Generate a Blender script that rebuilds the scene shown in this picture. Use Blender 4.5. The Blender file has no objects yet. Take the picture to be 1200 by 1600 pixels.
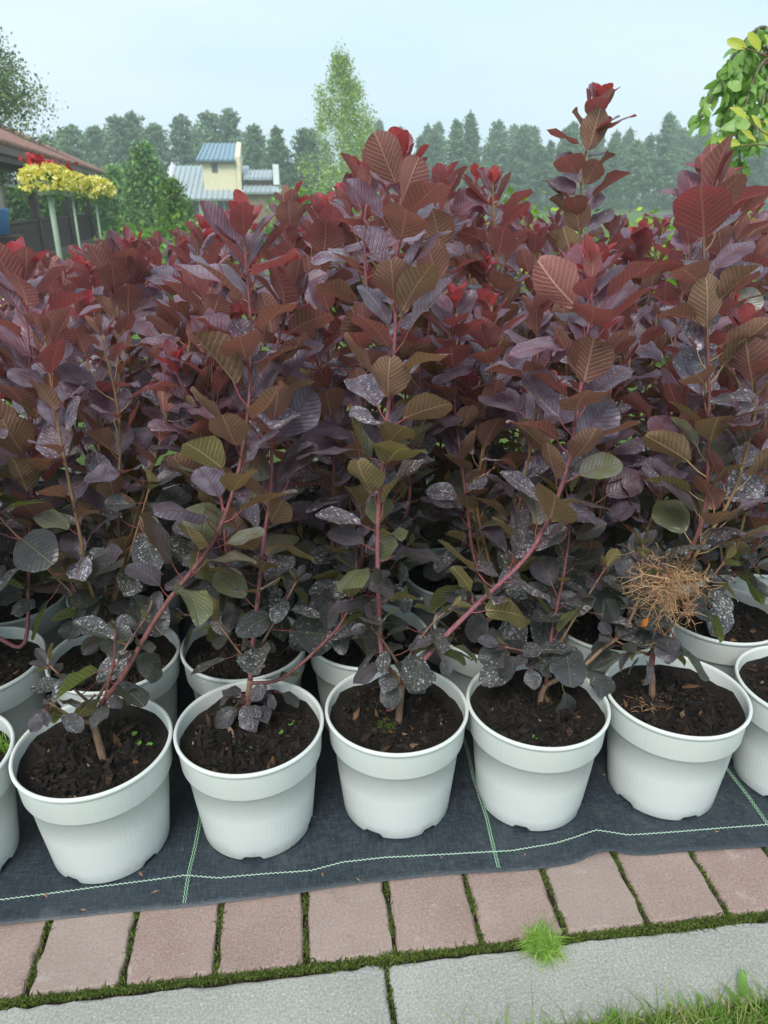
import bpy, math, random
import numpy as np
from mathutils import Vector, Matrix, Quaternion

random.seed(7); rng = np.random.default_rng(7)
scene = bpy.context.scene
col = scene.collection

# ------------------------------------------------------------------ camera
CAM_H = 1.1535; YAW = 0.1175; PITCH = 0.4019; ROLL = -0.0025; FPX = 1140.58
FW = Vector((math.sin(YAW)*math.cos(PITCH), math.cos(YAW)*math.cos(PITCH), -math.sin(PITCH)))
_r = Vector((math.cos(YAW), -math.sin(YAW), 0)); _u = _r.cross(FW)
RT = _r*math.cos(ROLL)+_u*math.sin(ROLL); UP = _u*math.cos(ROLL)-_r*math.sin(ROLL)
cam_data = bpy.data.cameras.new('camera')
cam = bpy.data.objects.new('camera', cam_data); col.objects.link(cam)
cam.matrix_world = Matrix(((RT.x, UP.x, -FW.x, 0), (RT.y, UP.y, -FW.y, 0), (RT.z, UP.z, -FW.z, CAM_H), (0, 0, 0, 1)))
cam_data.sensor_fit = 'VERTICAL'; cam_data.sensor_height = 36.0; cam_data.sensor_width = 27.0
cam_data.lens = FPX/1600*36.0
cam_data.clip_start = 0.02; cam_data.clip_end = 2000
cam_data.dof.use_dof = True; cam_data.dof.focus_distance = 1.45; cam_data.dof.aperture_fstop = 8.0
scene.camera = cam

# ------------------------------------------------------------------ sky, sun, exposure
SUN_EL = math.radians(50); SUN_AZ = math.radians(205)      # azimuth clockwise from +Y: behind and left of the viewer
world = bpy.data.worlds.new('World'); scene.world = world; world.use_nodes = True
wn = world.node_tree.nodes; wl = world.node_tree.links; wn.clear()
w_out = wn.new('ShaderNodeOutputWorld'); w_bg = wn.new('ShaderNodeBackground')
w_sky = wn.new('ShaderNodeTexSky'); w_sky.sky_type = 'NISHITA'; w_sky.sun_disc = False
w_sky.sun_elevation = SUN_EL; w_sky.sun_rotation = SUN_AZ; w_sky.air_density = 1.0; w_sky.dust_density = 2.0; w_sky.ozone_density = 1.0
w_tc = wn.new('ShaderNodeTexCoord'); w_map = wn.new('ShaderNodeMapping'); w_map.inputs['Scale'].default_value = (1.2, 1.2, 4.0)
w_noise = wn.new('ShaderNodeTexNoise'); w_noise.inputs['Scale'].default_value = 1.6; w_noise.inputs['Detail'].default_value = 5
w_ramp = wn.new('ShaderNodeValToRGB')
w_ramp.color_ramp.elements[0].position = 0.32; w_ramp.color_ramp.elements[0].color = (5.1, 6.9, 7.9, 1)
w_ramp.color_ramp.elements[1].position = 0.72; w_ramp.color_ramp.elements[1].color = (6.9, 8.0, 8.8, 1)
w_mix = wn.new('ShaderNodeMix'); w_mix.data_type = 'RGBA'; w_mix.inputs[0].default_value = 0.86
wl.new(w_tc.outputs['Generated'], w_map.inputs['Vector']); wl.new(w_map.outputs[0], w_noise.inputs['Vector'])
wl.new(w_noise.outputs['Fac'], w_ramp.inputs[0])
wl.new(w_sky.outputs[0], w_mix.inputs[6]); wl.new(w_ramp.outputs[0], w_mix.inputs[7])
wl.new(w_mix.outputs[2], w_bg.inputs['Color']); w_bg.inputs['Strength'].default_value = 0.067
wl.new(w_bg.outputs[0], w_out.inputs['Surface'])
sun_d = bpy.data.lights.new('sun', 'SUN'); sun_d.energy = 1.5; sun_d.angle = math.radians(25); sun_d.color = (1.0, 0.96, 0.9)
sun = bpy.data.objects.new('sun', sun_d); col.objects.link(sun)
sd = Vector((math.sin(SUN_AZ)*math.cos(SUN_EL), math.cos(SUN_AZ)*math.cos(SUN_EL), math.sin(SUN_EL)))
sun.rotation_euler = sd.to_track_quat('Z', 'Y').to_euler(); sun.location = (0, 0, 30)
scene.view_settings.view_transform = 'Standard'; scene.view_settings.look = 'None'
scene.view_settings.exposure = 1.12; scene.view_settings.gamma = 1.0; scene.view_settings.use_curve_mapping = False
scene.cycles.use_denoising = True
scene.cycles.max_bounces = 6; scene.cycles.diffuse_bounces = 3; scene.cycles.glossy_bounces = 3
scene.cycles.transmission_bounces = 6; scene.cycles.volume_bounces = 1; scene.cycles.transparent_max_bounces = 8

# ------------------------------------------------------------------ helpers
def ray(x, y): return FW + RT*((x-600)/FPX) + UP*((800-y)/FPX)
def at_y(x, y, Y):                         # point of the photograph at a given distance Y in the place
    d = ray(x, y); return Vector((0, 0, CAM_H)) + d*(Y/d.y)
def at_z(x, y, z):
    d = ray(x, y); return Vector((0, 0, CAM_H)) + d*((z-CAM_H)/d.z)
def px_of(p):
    d = Vector(p)-Vector((0, 0, CAM_H)); z = d.dot(FW)
    return 600+FPX*d.dot(RT)/z, 800-FPX*d.dot(UP)/z

def tag(o, label=None, cat=None, group=None, kind=None):
    if label: o['label'] = label
    if cat: o['category'] = cat
    if group: o['group'] = group
    if kind: o['kind'] = kind
    return o
def link(name, data, parent=None, loc=None):
    o = bpy.data.objects.new(name, data); col.objects.link(o)
    if parent is not None: o.parent = parent
    if loc is not None: o.location = loc
    return o
def empty(name, loc=(0, 0, 0), rz=0.0):
    o = bpy.data.objects.new(name, None); col.objects.link(o)
    o.location = loc; o.rotation_euler = (0, 0, rz); o.empty_display_size = 0.05
    return o

class MB:
    """collects vertices and faces of one mesh"""
    def __init__(s): s.v = []; s.f = []; s.m = []; s.uv = {}
    def add(s, vs, fs, mi=0):
        b = len(s.v); s.v.extend([tuple(v) for v in vs])
        for f in fs: s.f.append(tuple(i+b for i in f)); s.m.append(mi)
        return b
    def box(s, c, d, rz=0, mi=0, M=None):
        hx, hy, hz = d[0]/2, d[1]/2, d[2]/2
        vs = [Vector((x, y, z)) for z in (-hz, hz) for y in (-hy, hy) for x in (-hx, hx)]
        R = M if M is not None else Matrix.Rotation(rz, 3, 'Z')
        s.add([R@v+Vector(c) for v in vs], [(0, 2, 3, 1), (4, 5, 7, 6), (0, 1, 5, 4), (2, 6, 7, 3), (0, 4, 6, 2), (1, 3, 7, 5)], mi)
    def bar(s, a, b, w, h, mi=0):
        a = Vector(a); b = Vector(b); d = b-a; q = d.to_track_quat('Y', 'Z').to_matrix()
        s.box((a+b)/2, (w, d.length, h), M=q, mi=mi)
    def tube(s, pts, radii, n=6, mi=0, cap=True):
        pts = [Vector(p) for p in pts]; b = len(s.v); ref = None
        for i, p in enumerate(pts):
            t = (pts[min(i+1, len(pts)-1)]-pts[max(i-1, 0)]).normalized()
            if ref is None: ref = t.orthogonal().normalized()
            ref = (ref-t*ref.dot(t)).normalized(); bi = t.cross(ref)
            for k in range(n):
                a = 2*math.pi*k/n
                s.v.append(tuple(p+(ref*math.cos(a)+bi*math.sin(a))*radii[i]))
        for i in range(len(pts)-1):
            for k in range(n):
                s.f.append((b+i*n+k, b+i*n+(k+1) % n, b+(i+1)*n+(k+1) % n, b+(i+1)*n+k)); s.m.append(mi)
        if cap:
            s.f.append(tuple(b+k for k in range(n))[::-1]); s.m.append(mi)
            e = b+(len(pts)-1)*n; s.f.append(tuple(e+k for k in range(n))); s.m.append(mi)
    def lathe(s, prof, n=48, mi=0, closed=False):
        b = len(s.v)
        for r, z in prof:
            for k in range(n):
                a = 2*math.pi*k/n; s.v.append((r*math.cos(a), r*math.sin(a), z))
        for i in range(len(prof)-1):
            for k in range(n):
                s.f.append((b+i*n+k, b+i*n+(k+1) % n, b+(i+1)*n+(k+1) % n, b+(i+1)*n+k)); s.m.append(mi)
        return b
    def mesh(s, name, mats, smooth=False):
        me = bpy.data.meshes.new(name); me.from_pydata(s.v, [], s.f)
        for m in (mats if isinstance(mats, (list, tuple)) else [mats]): me.materials.append(m)
        if max(s.m, default=0) > 0: me.polygons.foreach_set('material_index', s.m)
        if smooth: me.polygons.foreach_set('use_smooth', [True]*len(me.polygons))
        me.update(); return me
    def build(s, name, mats, parent=None, smooth=False, loc=None):
        return link(name, s.mesh(name, mats, smooth), parent, loc)

def quad_mesh(name, V, mat, smooth=False):
    """V: (n,4,3) array of quads -> mesh"""
    n = len(V); me = bpy.data.meshes.new(name)
    me.vertices.add(n*4); me.vertices.foreach_set('co', np.ascontiguousarray(V, dtype=np.float32).ravel())
    me.loops.add(n*4); me.loops.foreach_set('vertex_index', np.arange(n*4, dtype=np.int32))
    me.polygons.add(n); me.polygons.foreach_set('loop_start', np.arange(0, n*4, 4, dtype=np.int32))
    try: me.polygons.foreach_set('loop_total', np.full(n, 4, dtype=np.int32))
    except Exception: pass
    me.materials.append(mat); me.update(calc_edges=True); me.validate(); return me
def unit(a): return a/np.maximum(np.linalg.norm(a, axis=-1, keepdims=True), 1e-9)
def leaf_quads(P, size, aspect=0.6, droop=0.0, g=None, up=0.3, jitter=0.35):
    """rhombic leaf faces at points P"""
    g = g if g is not None else rng; n = len(P)
    nrm = unit(g.normal(size=(n, 3))+np.array([0, 0, up])); d = unit(np.cross(nrm, g.normal(size=(n, 3))))
    d = unit(d+np.array([0, 0, -droop])); b = unit(np.cross(nrm, d))
    s = (size*(1+jitter*g.normal(size=(n, 1)))).clip(size*.35, size*2)
    return np.stack([P-d*s*.5, P+b*s*aspect*.5, P+d*s*.5, P-b*s*aspect*.5], 1)

# ------------------------------------------------------------------ materials
class NT:
    def __init__(s, name):
        s.mat = bpy.data.materials.new(name); s.mat.use_nodes = True; s.t = s.mat.node_tree; s.n = s.t.nodes
        s.p = s.n.get('Principled BSDF'); s.out = s.n.get('Material Output')
    def new(s, t, **k):
        n = s.n.new(t)
        for a, b in k.items(): setattr(n, a, b)
        return n
    def l(s, a, b): s.t.links.new(a, b)
    def put(s, inp, v):
        if hasattr(v, 'is_linked') or hasattr(v, 'links'): s.l(v, inp)
        else: inp.default_value = v
    def math(s, op, a, b=None, c=None, clamp=False):
        n = s.new('ShaderNodeMath', operation=op); n.use_clamp = clamp
        s.put(n.inputs[0], a)
        if b is not None: s.put(n.inputs[1], b)
        if c is not None: s.put(n.inputs[2], c)
        return n.outputs[0]
    def ss(s, x, lo, hi, a=0.0, b=1.0):
        n = s.new('ShaderNodeMapRange', interpolation_type='SMOOTHSTEP')
        s.put(n.inputs[0], x); s.put(n.inputs[1], lo); s.put(n.inputs[2], hi); n.inputs[3].default_value = a; n.inputs[4].default_value = b
        return n.outputs[0]
    def mix(s, f, a, b, mode='MIX'):
        n = s.new('ShaderNodeMix', data_type='RGBA', blend_type=mode)
        s.put(n.inputs[0], f); s.put(n.inputs[6], a); s.put(n.inputs[7], b); return n.outputs[2]
    def ramp(s, f, stops, interp='LINEAR'):
        n = s.new('ShaderNodeValToRGB'); r = n.color_ramp; r.interpolation = interp
        while len(r.elements) < len(stops): r.elements.new(0.5)
        for e, (p, c) in zip(r.elements, stops): e.position = p; e.color = (*c, 1)
        s.put(n.inputs[0], f); return n.outputs[0]
    def noise(s, scale, detail=4, rough=0.55, vec=None, dist=0):
        n = s.new('ShaderNodeTexNoise'); n.inputs['Scale'].default_value = scale; n.inputs['Detail'].default_value = detail
        n.inputs['Roughness'].default_value = rough; n.inputs['Distortion'].default_value = dist
        if vec is not None: s.l(vec, n.inputs['Vector'])
        return n.outputs['Fac']
    def vor(s, scale, vec=None, out='Distance', rnd=1.0):
        n = s.new('ShaderNodeTexVoronoi'); n.inputs['Scale'].default_value = scale; n.inputs['Randomness'].default_value = rnd
        if vec is not None: s.l(vec, n.inputs['Vector'])
        return n.outputs[out]
    def obj(s): return s.new('ShaderNodeTexCoord').outputs['Object']
    def bump(s, h, strength=0.3, dist=0.002):
        n = s.new('ShaderNodeBump'); n.inputs['Strength'].default_value = strength; n.inputs['Distance'].default_value = dist
        s.l(h, n.inputs['Height']); s.l(n.outputs[0], s.p.inputs['Normal']); return n.outputs[0]
    def base(s, c, rough=0.6, spec=0.5):
        s.put(s.p.inputs['Base Color'], c if not isinstance(c, tuple) else (*c[:3], 1)); s.put(s.p.inputs['Roughness'], rough); s.p.inputs['Specular IOR Level'].default_value = spec
def c4(*c): return (*c, 1.0)

def simple(name, c, rough=0.6, var=0.25, scale=8, bump=0.0, spec=0.4, bscale=60, metal=0):
    m = NT(name); o = m.obj(); f = m.noise(scale, 5, .6, o)
    a = tuple(x*(1-var) for x in c); b = tuple(min(1, x*(1+var)) for x in c)
    m.base(m.ramp(f, [(0.3, a), (0.7, b)]), rough, spec); m.p.inputs['Metallic'].default_value = metal
    if bump: m.bump(m.noise(bscale, 4, .6, o), bump, 0.003)
    return m.mat

def foliage(name, c, var=0.45, trans=0.3, rough=0.55, hue=(1.15, 1.1, 0.6), clump=3.0, fine=40.0):
    """leaf cloud seen as a crown: per leaf colour by random island, lighter transmitted light"""
    m = NT(name); g = m.new('ShaderNodeNewGeometry')
    r = g.outputs['Random Per Island']
    dark = tuple(x*(1-var) for x in c); lite = tuple(min(1, x*(1+var)*h) for x, h in zip(c, hue))
    colr = m.ramp(r, [(0.0, dark), (0.55, c), (1.0, lite)])
    oi = m.new('ShaderNodeObjectInfo')
    v = m.math('MULTIPLY_ADD', oi.outputs['Random'], .35, .82)
    hs = m.new('ShaderNodeHueSaturation'); m.l(v, hs.inputs['Value']); m.l(colr, hs.inputs['Color'])
    m.base(hs.outputs[0], rough, .35)
    t = m.new('ShaderNodeBsdfTranslucent'); tc = m.mix(1.0, hs.outputs[0], c4(1.5, 1.6, .7), 'MULTIPLY'); m.l(tc, t.inputs['Color'])
    ms = m.new('ShaderNodeMixShader'); ms.inputs[0].default_value = trans
    m.l(m.p.outputs[0], ms.inputs[1]); m.l(t.outputs[0], ms.inputs[2]); m.l(ms.outputs[0], m.out.inputs['Surface'])
    return m.mat

def leaf_material():
    """purple smoke bush leaf. object colour: r = youth (1 at the shoot tip), g = lime residue, b = random"""
    m = NT('smoke_bush_leaf')
    uvn = m.new('ShaderNodeUVMap'); sp = m.new('ShaderNodeSeparateXYZ'); m.l(uvn.outputs[0], sp.inputs[0])
    u, v = sp.outputs[0], sp.outputs[1]
    oi = m.new('ShaderNodeObjectInfo'); sc = m.new('ShaderNodeSeparateColor'); m.l(oi.outputs['Color'], sc.inputs[0])
    age, spot, rnd = sc.outputs[0], sc.outputs[1], sc.outputs[2]
    # per-leaf texture coordinates
    off = m.new('ShaderNodeCombineXYZ'); m.l(m.math('MULTIPLY', oi.outputs['Random'], 37.0), off.inputs[0]); m.l(m.math('MULTIPLY', rnd, 23.0), off.inputs[1])
    va = m.new('ShaderNodeVectorMath', operation='ADD'); m.l(uvn.outputs[0], va.inputs[0]); m.l(off.outputs[0], va.inputs[1]); pos = va.outputs[0]
    wob = m.math('MULTIPLY_ADD', m.noise(5, 2, .5, pos), .05, -.025)
    x = m.math('ABSOLUTE', m.math('ADD', m.math('SUBTRACT', u, .5), m.math('MULTIPLY', wob, .5)))
    t = m.math('FRACT', m.math('ADD', m.math('SUBTRACT', m.math('MULTIPLY', v, 10.0), m.math('MULTIPLY', x, 6.5)), m.math('MULTIPLY', wob, 6.0)))
    dlat = m.math('ABSOLUTE', m.math('SUBTRACT', t, .5))
    lat = m.ss(dlat, .02, .16, 1, 0); lat = m.math('MULTIPLY', lat, m.ss(x, .30, .46, 1, .15))
    mid = m.ss(x, .012, .035, 1, 0)
    vein = m.math('MAXIMUM', mid, m.math('MULTIPLY', lat, .62), clamp=True)
    blot = m.noise(4.0, 5, .6, pos)
    agej = m.math('ADD', age, m.math('MULTIPLY_ADD', blot, .16, -.08), clamp=True)
    under = m.ramp(agej, [(0.0, (.26, .30, .10)), (.25, (.34, .30, .115)), (.48, (.40, .26, .16)), (.70, (.41, .205, .18)), (.86, (.44, .15, .15)), (1.0, (.62, .09, .09))])
    upper = m.ramp(agej, [(0.0, (.030, .034, .040)), (.22, (.042, .034, .050)), (.55, (.075, .052, .078)), (.74, (.115, .055, .08)), (.90, (.20, .05, .065)), (1.0, (.46, .04, .05))])
    upper = m.mix(oi.outputs['Alpha'], c4(.125, .150, .050), upper)
    uvein = m.ramp(agej, [(0.0, (.54, .50, .24)), (.4, (.64, .43, .27)), (.8, (.66, .34, .28)), (1, (.72, .20, .17))])
    pvein = m.ramp(agej, [(0.0, (.17, .16, .10)), (.5, (.22, .12, .13)), (1, (.45, .07, .08))])
    net = m.ss(m.vor(26, pos, 'Distance'), .1, .6)
    und = m.mix(m.math('MULTIPLY', vein, .95), m.mix(m.math('MULTIPLY', net, .34), m.mix(m.math('MULTIPLY', m.ss(dlat, .25, .5), .42), under, c4(.06, .03, .025)), c4(.10, .05, .04)), uvein)
    upp = m.mix(m.math('MULTIPLY', vein, .6), upper, pvein)
    # waxy bloom with lilac sky sheen painted in, lime residue on upper face
    bloom_sheen = m.math('MULTIPLY', m.ss(m.noise(2.2, 4, .6, pos), .25, .7), m.ramp(agej, [(0, (.10,)*3), (.3, (.26,)*3), (.6, (.62,)*3), (.85, (.45,)*3), (1, (.1,)*3)]))
    upp = m.mix(m.math('MULTIPLY', bloom_sheen, m.math('MULTIPLY_ADD', vein, -.7, 1.0)), upp, c4(.36, .335, .43))
    d1 = m.vor(11, pos); d2 = m.vor(30, pos)
    msk = m.ss(m.noise(3.3, 3, .6, pos), .42, .62)
    s1 = m.ss(d1, m.math('MULTIPLY', spot, .32), m.math('MULTIPLY_ADD', spot, .42, .02), 1, 0)
    s2 = m.ss(d2, m.math('MULTIPLY', spot, .30), m.math('MULTIPLY_ADD', spot, .42, .03), 1, 0)
    film = m.math('MULTIPLY', m.math('MULTIPLY', m.ss(m.noise(9, 6, .75, pos), .48, .72), spot), .28)
    s = m.math('MULTIPLY', m.math('MAXIMUM', s1, m.math('MULTIPLY', s2, .65)), m.math('MULTIPLY_ADD', msk, .6, .4))
    s = m.math('MULTIPLY', m.math('MAXIMUM', s, film), m.ss(spot, .02, .2), clamp=True)
    upp = m.mix(m.math('MULTIPLY', s, .85), upp, c4(.74, .72, .76))
    geo = m.new('ShaderNodeNewGeometry'); bk = geo.outputs['Backfacing']
    hs = m.new('ShaderNodeHueSaturation'); m.l(m.mix(bk, upp, und), hs.inputs['Color'])
    m.l(m.math('MULTIPLY_ADD', rnd, .38, .82), hs.inputs['Value'])
    m.base(hs.outputs[0], m.math('MULTIPLY_ADD', bk, .2, m.math('MULTIPLY_ADD', s, .3, .31)), .5)
    b = m.new('ShaderNodeBump'); b.inputs['Strength'].default_value = .8; b.inputs['Distance'].default_value = .0022
    hgt = m.math('ADD', m.math('MULTIPLY', vein, -1.0), m.math('MULTIPLY', blot, .8)); m.l(hgt, b.inputs['Height']); m.l(b.outputs[0], m.p.inputs['Normal'])
    tr = m.new('ShaderNodeBsdfTranslucent')
    tcol = m.ramp(agej, [(0.0, (.22, .27, .04)), (.3, (.30, .20, .06)), (.6, (.34, .11, .08)), (.85, (.50, .09, .10)), (1.0, (.85, .08, .08))])
    m.l(m.mix(m.math('MULTIPLY', vein, .3), tcol, c4(.16, .06, .04)), tr.inputs['Color'])
    ms = m.new('ShaderNodeMixShader'); ms.inputs[0].default_value = .33
    m.l(m.p.outputs[0], ms.inputs[1]); m.l(tr.outputs[0], ms.inputs[2]); m.l(ms.outputs[0], m.out.inputs['Surface'])
    return m.mat

def green_leaf_material(name, c, tip):
    m = NT(name); uvn = m.new('ShaderNodeUVMap'); sp = m.new('ShaderNodeSeparateXYZ'); m.l(uvn.outputs[0], sp.inputs[0])
    x = m.math('ABSOLUTE', m.math('SUBTRACT', sp.outputs[0], .5)); t = m.math('FRACT', m.math('SUBTRACT', m.math('MULTIPLY', sp.outputs[1], 7), m.math('MULTIPLY', x, 5)))
    lat = m.math('MULTIPLY', m.ss(m.math('ABSOLUTE', m.math('SUBTRACT', t, .5)), 0, .14, 1, 0), .4); vein = m.math('MAXIMUM', lat, m.ss(x, .01, .035, 1, 0))
    oi = m.new('ShaderNodeObjectInfo'); cc = m.mix(oi.outputs['Random'], (*c, 1), (*tip, 1))
    m.base(m.mix(m.math('MULTIPLY', vein, .5), cc, (*[min(1, k*1.9) for k in c], 1)), .42, .5)
    tr = m.new('ShaderNodeBsdfTranslucent'); m.l(m.mix(1.0, cc, c4(1.6, 1.7, .8), 'MULTIPLY'), tr.inputs['Color'])
    ms = m.new('ShaderNodeMixShader'); ms.inputs[0].default_value = .35
    m.l(m.p.outputs[0], ms.inputs[1]); m.l(tr.outputs[0], ms.inputs[2]); m.l(ms.outputs[0], m.out.inputs['Surface']); return m.mat

def pot_material():
    m = NT('white_pot_plastic'); o = m.obj(); sp = m.new('ShaderNodeSeparateXYZ'); m.l(o, sp.inputs[0])
    ang = m.math('ARCTAN2', sp.outputs[1], sp.outputs[0])
    rib = m.math('SINE', m.math('MULTIPLY', ang, 84.0)); zm = m.ss(sp.outputs[2], .004, .02)
    dirt = m.math('MULTIPLY', m.ss(m.noise(26, 6, .7, o), .56, .78), m.ss(m.noise(5, 3, .5, o), .4, .7))
    low = m.math('MULTIPLY', m.ss(sp.outputs[2], .0, .06, 1, 0), m.ss(m.noise(14, 5, .7, o), .4, .75))
    spk = m.ss(m.vor(60, o), .03, .07, 1, 0); spk = m.math('MULTIPLY', spk, m.ss(m.noise(11, 2, .5, o), .60, .68))
    c = m.mix(m.math('MULTIPLY', dirt, .38), c4(.66, .70, .675), c4(.45, .43, .36))
    c = m.mix(m.math('MULTIPLY', low, .5), c, c4(.40, .40, .35)); c = m.mix(m.math('MULTIPLY', spk, .7), c, c4(.16, .12, .08))
    c = m.mix(m.math('MULTIPLY', m.ss(rib, .2, 1), .03), c, c4(.5, .56, .55))
    m.base(c, .38, .45); m.bump(m.math('MULTIPLY', rib, zm), .10, .0005)
    m.p.inputs['Subsurface Weight'].default_value = .0
    return m.mat
def soil_material():
    m = NT('potting_soil'); o = m.obj(); a = m.noise(45, 8, .75, o); b = m.noise(9, 4, .6, o)
    c = m.ramp(a, [(.25, (.004, .003, .0025)), (.5, (.013, .009, .0065)), (.68, (.028, .018, .012)), (.8, (.06, .04, .025))])
    c = m.mix(m.math('MULTIPLY', m.ss(b, .5, .7), .45), c, c4(.04, .025, .014))
    m.base(c, .85, .3); m.bump(m.noise(120, 8, .8, o), 1.0, .006); return m.mat
def bits_material():
    m = NT('soil_bits'); g = m.new('ShaderNodeNewGeometry')
    c = m.ramp(g.outputs['Random Per Island'], [(0, (.004, .003, .003)), (.6, (.011, .008, .006)), (.9, (.022, .014, .009)), (.965, (.06, .03, .016)), (.99, (.16, .08, .04)), (1.0, (.34, .25, .16))])
    m.base(c, .8, .3); return m.mat
def paver_material():
    m = NT('red_grey_paver'); o = m.obj(); oi = m.new('ShaderNodeObjectInfo')
    va = m.new('ShaderNodeVectorMath', operation='ADD'); cb = m.new('ShaderNodeCombineXYZ'); m.l(m.math('MULTIPLY', oi.outputs['Random'], 50), cb.inputs[0])
    m.l(o, va.inputs[0]); m.l(cb.outputs[0], va.inputs[1]); p = va.outputs[0]
    big = m.noise(7, 5, .65, p); fine = m.noise(210, 5, .8, p)
    c = m.ramp(big, [(.3, (.25, .17, .145)), (.7, (.34, .245, .215))])
    c = m.mix(m.math('MULTIPLY', m.ss(fine, .48, .66), .5), c, c4(.46, .37, .32)); c = m.mix(m.math('MULTIPLY', m.ss(fine, .48, .33), .55), c, c4(.11, .07, .055))
    grit = m.ss(m.vor(150, p), .1, .2, 1, 0); sel = m.ss(m.noise(60, 1, .5, p), .56, .62)
    c = m.mix(m.math('MULTIPLY', m.math('MULTIPLY', grit, sel), .8), c, c4(.52, .47, .42))
    c = m.mix(m.math('MULTIPLY', m.ss(m.noise(13, 6, .75, p), .55, .75), .4), c, c4(.38, .345, .33))
    c = m.mix(m.math('MULTIPLY', oi.outputs['Random'], .35), c, c4(.37, .33, .29)); c = m.mix(m.math('MULTIPLY', m.ss(m.noise(22, 6, .8, p), .58, .72), .55), c, c4(.13, .10, .075)); c = m.mix(m.math('MULTIPLY', m.ss(m.noise(9, 5, .7, p), .60, .72), .45), c, c4(.50, .46, .43))
    m.base(c, .85, .3); m.bump(m.math('ADD', fine, m.math('MULTIPLY', big, .5)), .6, .002); return m.mat
def kerb_material():
    m = NT('kerb_concrete'); o = m.obj(); big = m.noise(5, 5, .6, o); fine = m.noise(230, 5, .8, o)
    c = m.ramp(big, [(.3, (.27, .272, .25)), (.7, (.36, .36, .33))])
    c = m.mix(m.math('MULTIPLY', m.ss(fine, .48, .66), .6), c, c4(.56, .56, .52)); c = m.mix(m.math('MULTIPLY', m.ss(fine, .48, .33), .65), c, c4(.11, .11, .10)); mid_ = m.noise(60, 6, .8, o); c = m.mix(m.math('MULTIPLY', m.ss(mid_, .52, .7), .4), c, c4(.19, .19, .17))
    grit = m.math('MULTIPLY', m.ss(m.vor(120, o), .1, .22, 1, 0), m.ss(m.noise(50, 1, .5, o), .58, .64)); c = m.mix(m.math('MULTIPLY', grit, .7), c, c4(.62, .58, .5))
    c = m.mix(m.math('MULTIPLY', m.ss(m.noise(16, 6, .7, o), .56, .74), .35), c, c4(.2, .21, .17))
    m.base(c, .88, .3); m.bump(fine, .6, .002); return m.mat
def fabric_material():
    m = NT('woven_weed_fabric'); o = m.obj(); mp = m.new('ShaderNodeMapping'); mp.inputs['Scale'].default_value = (1, .12, 1); m.l(o, mp.inputs[0])
    mp2 = m.new('ShaderNodeMapping'); mp2.inputs['Scale'].default_value = (.12, 1, 1); m.l(o, mp2.inputs[0])
    a = m.noise(420, 3, .6, mp.outputs[0]); b = m.noise(420, 3, .6, mp2.outputs[0]); w = m.math('ADD', a, b)
    c = m.ramp(m.math('MULTIPLY', w, .5), [(.35, (.009, .014, .020)), (.5, (.022, .031, .042)), (.66, (.055, .072, .088))])
    d = m.ss(m.noise(9, 7, .72, o), .50, .74); c = m.mix(m.math('MULTIPLY', d, .38), c, c4(.10, .11, .105))
    d2 = m.ss(m.noise(60, 5, .8, o), .60, .74); c = m.mix(m.math('MULTIPLY', d2, .45), c, c4(.16, .15, .13))
    m.base(c, .5, .5); m.bump(w, .5, .0012); return m.mat
def ground_material():
    m = NT('lawn'); o = m.obj(); a = m.noise(1.2, 8, .7, o); b = m.noise(25, 6, .7, o)
    c = m.ramp(a, [(.3, (.075, .13, .030)), (.55, (.12, .19, .045)), (.75, (.19, .24, .07))]); c = m.mix(m.math('MULTIPLY', b, .4), c, c4(.05, .08, .02))
    m.base(c, .9, .2); m.bump(b, .8, .03); return m.mat
def earth_material():
    m = NT('earth'); o = m.obj(); a = m.noise(30, 8, .75, o)
    m.base(m.ramp(a, [(.3, (.02, .014, .009)), (.6, (.06, .042, .026)), (.8, (.10, .075, .045))]), .95, .2); m.bump(a, 1, .01); return m.mat
def bark(name, a, b, scale=60, stretch=.25):
    m = NT(name); o = m.obj(); mp = m.new('ShaderNodeMapping'); mp.inputs['Scale'].default_value = (1, 1, stretch); m.l(o, mp.inputs[0])
    f = m.noise(scale, 6, .7, mp.outputs[0]); m.base(m.ramp(f, [(.32, a), (.68, b)]), .75, .35); m.bump(f, .7, .002); return m.mat
def island(name, stops, rough=.6, trans=0.0, tmul=(1.4, 1.5, .7)):
    m = NT(name); g = m.new('ShaderNodeNewGeometry'); c = m.ramp(g.outputs['Random Per Island'], stops); m.base(c, rough, .35)
    if trans:
        t = m.new('ShaderNodeBsdfTranslucent'); m.l(m.mix(1.0, c, c4(*tmul), 'MULTIPLY'), t.inputs['Color']); ms = m.new('ShaderNodeMixShader'); ms.inputs[0].default_value = trans
        m.l(m.p.outputs[0], ms.inputs[1]); m.l(t.outputs[0], ms.inputs[2]); m.l(ms.outputs[0], m.out.inputs['Surface'])
    return m.mat

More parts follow.
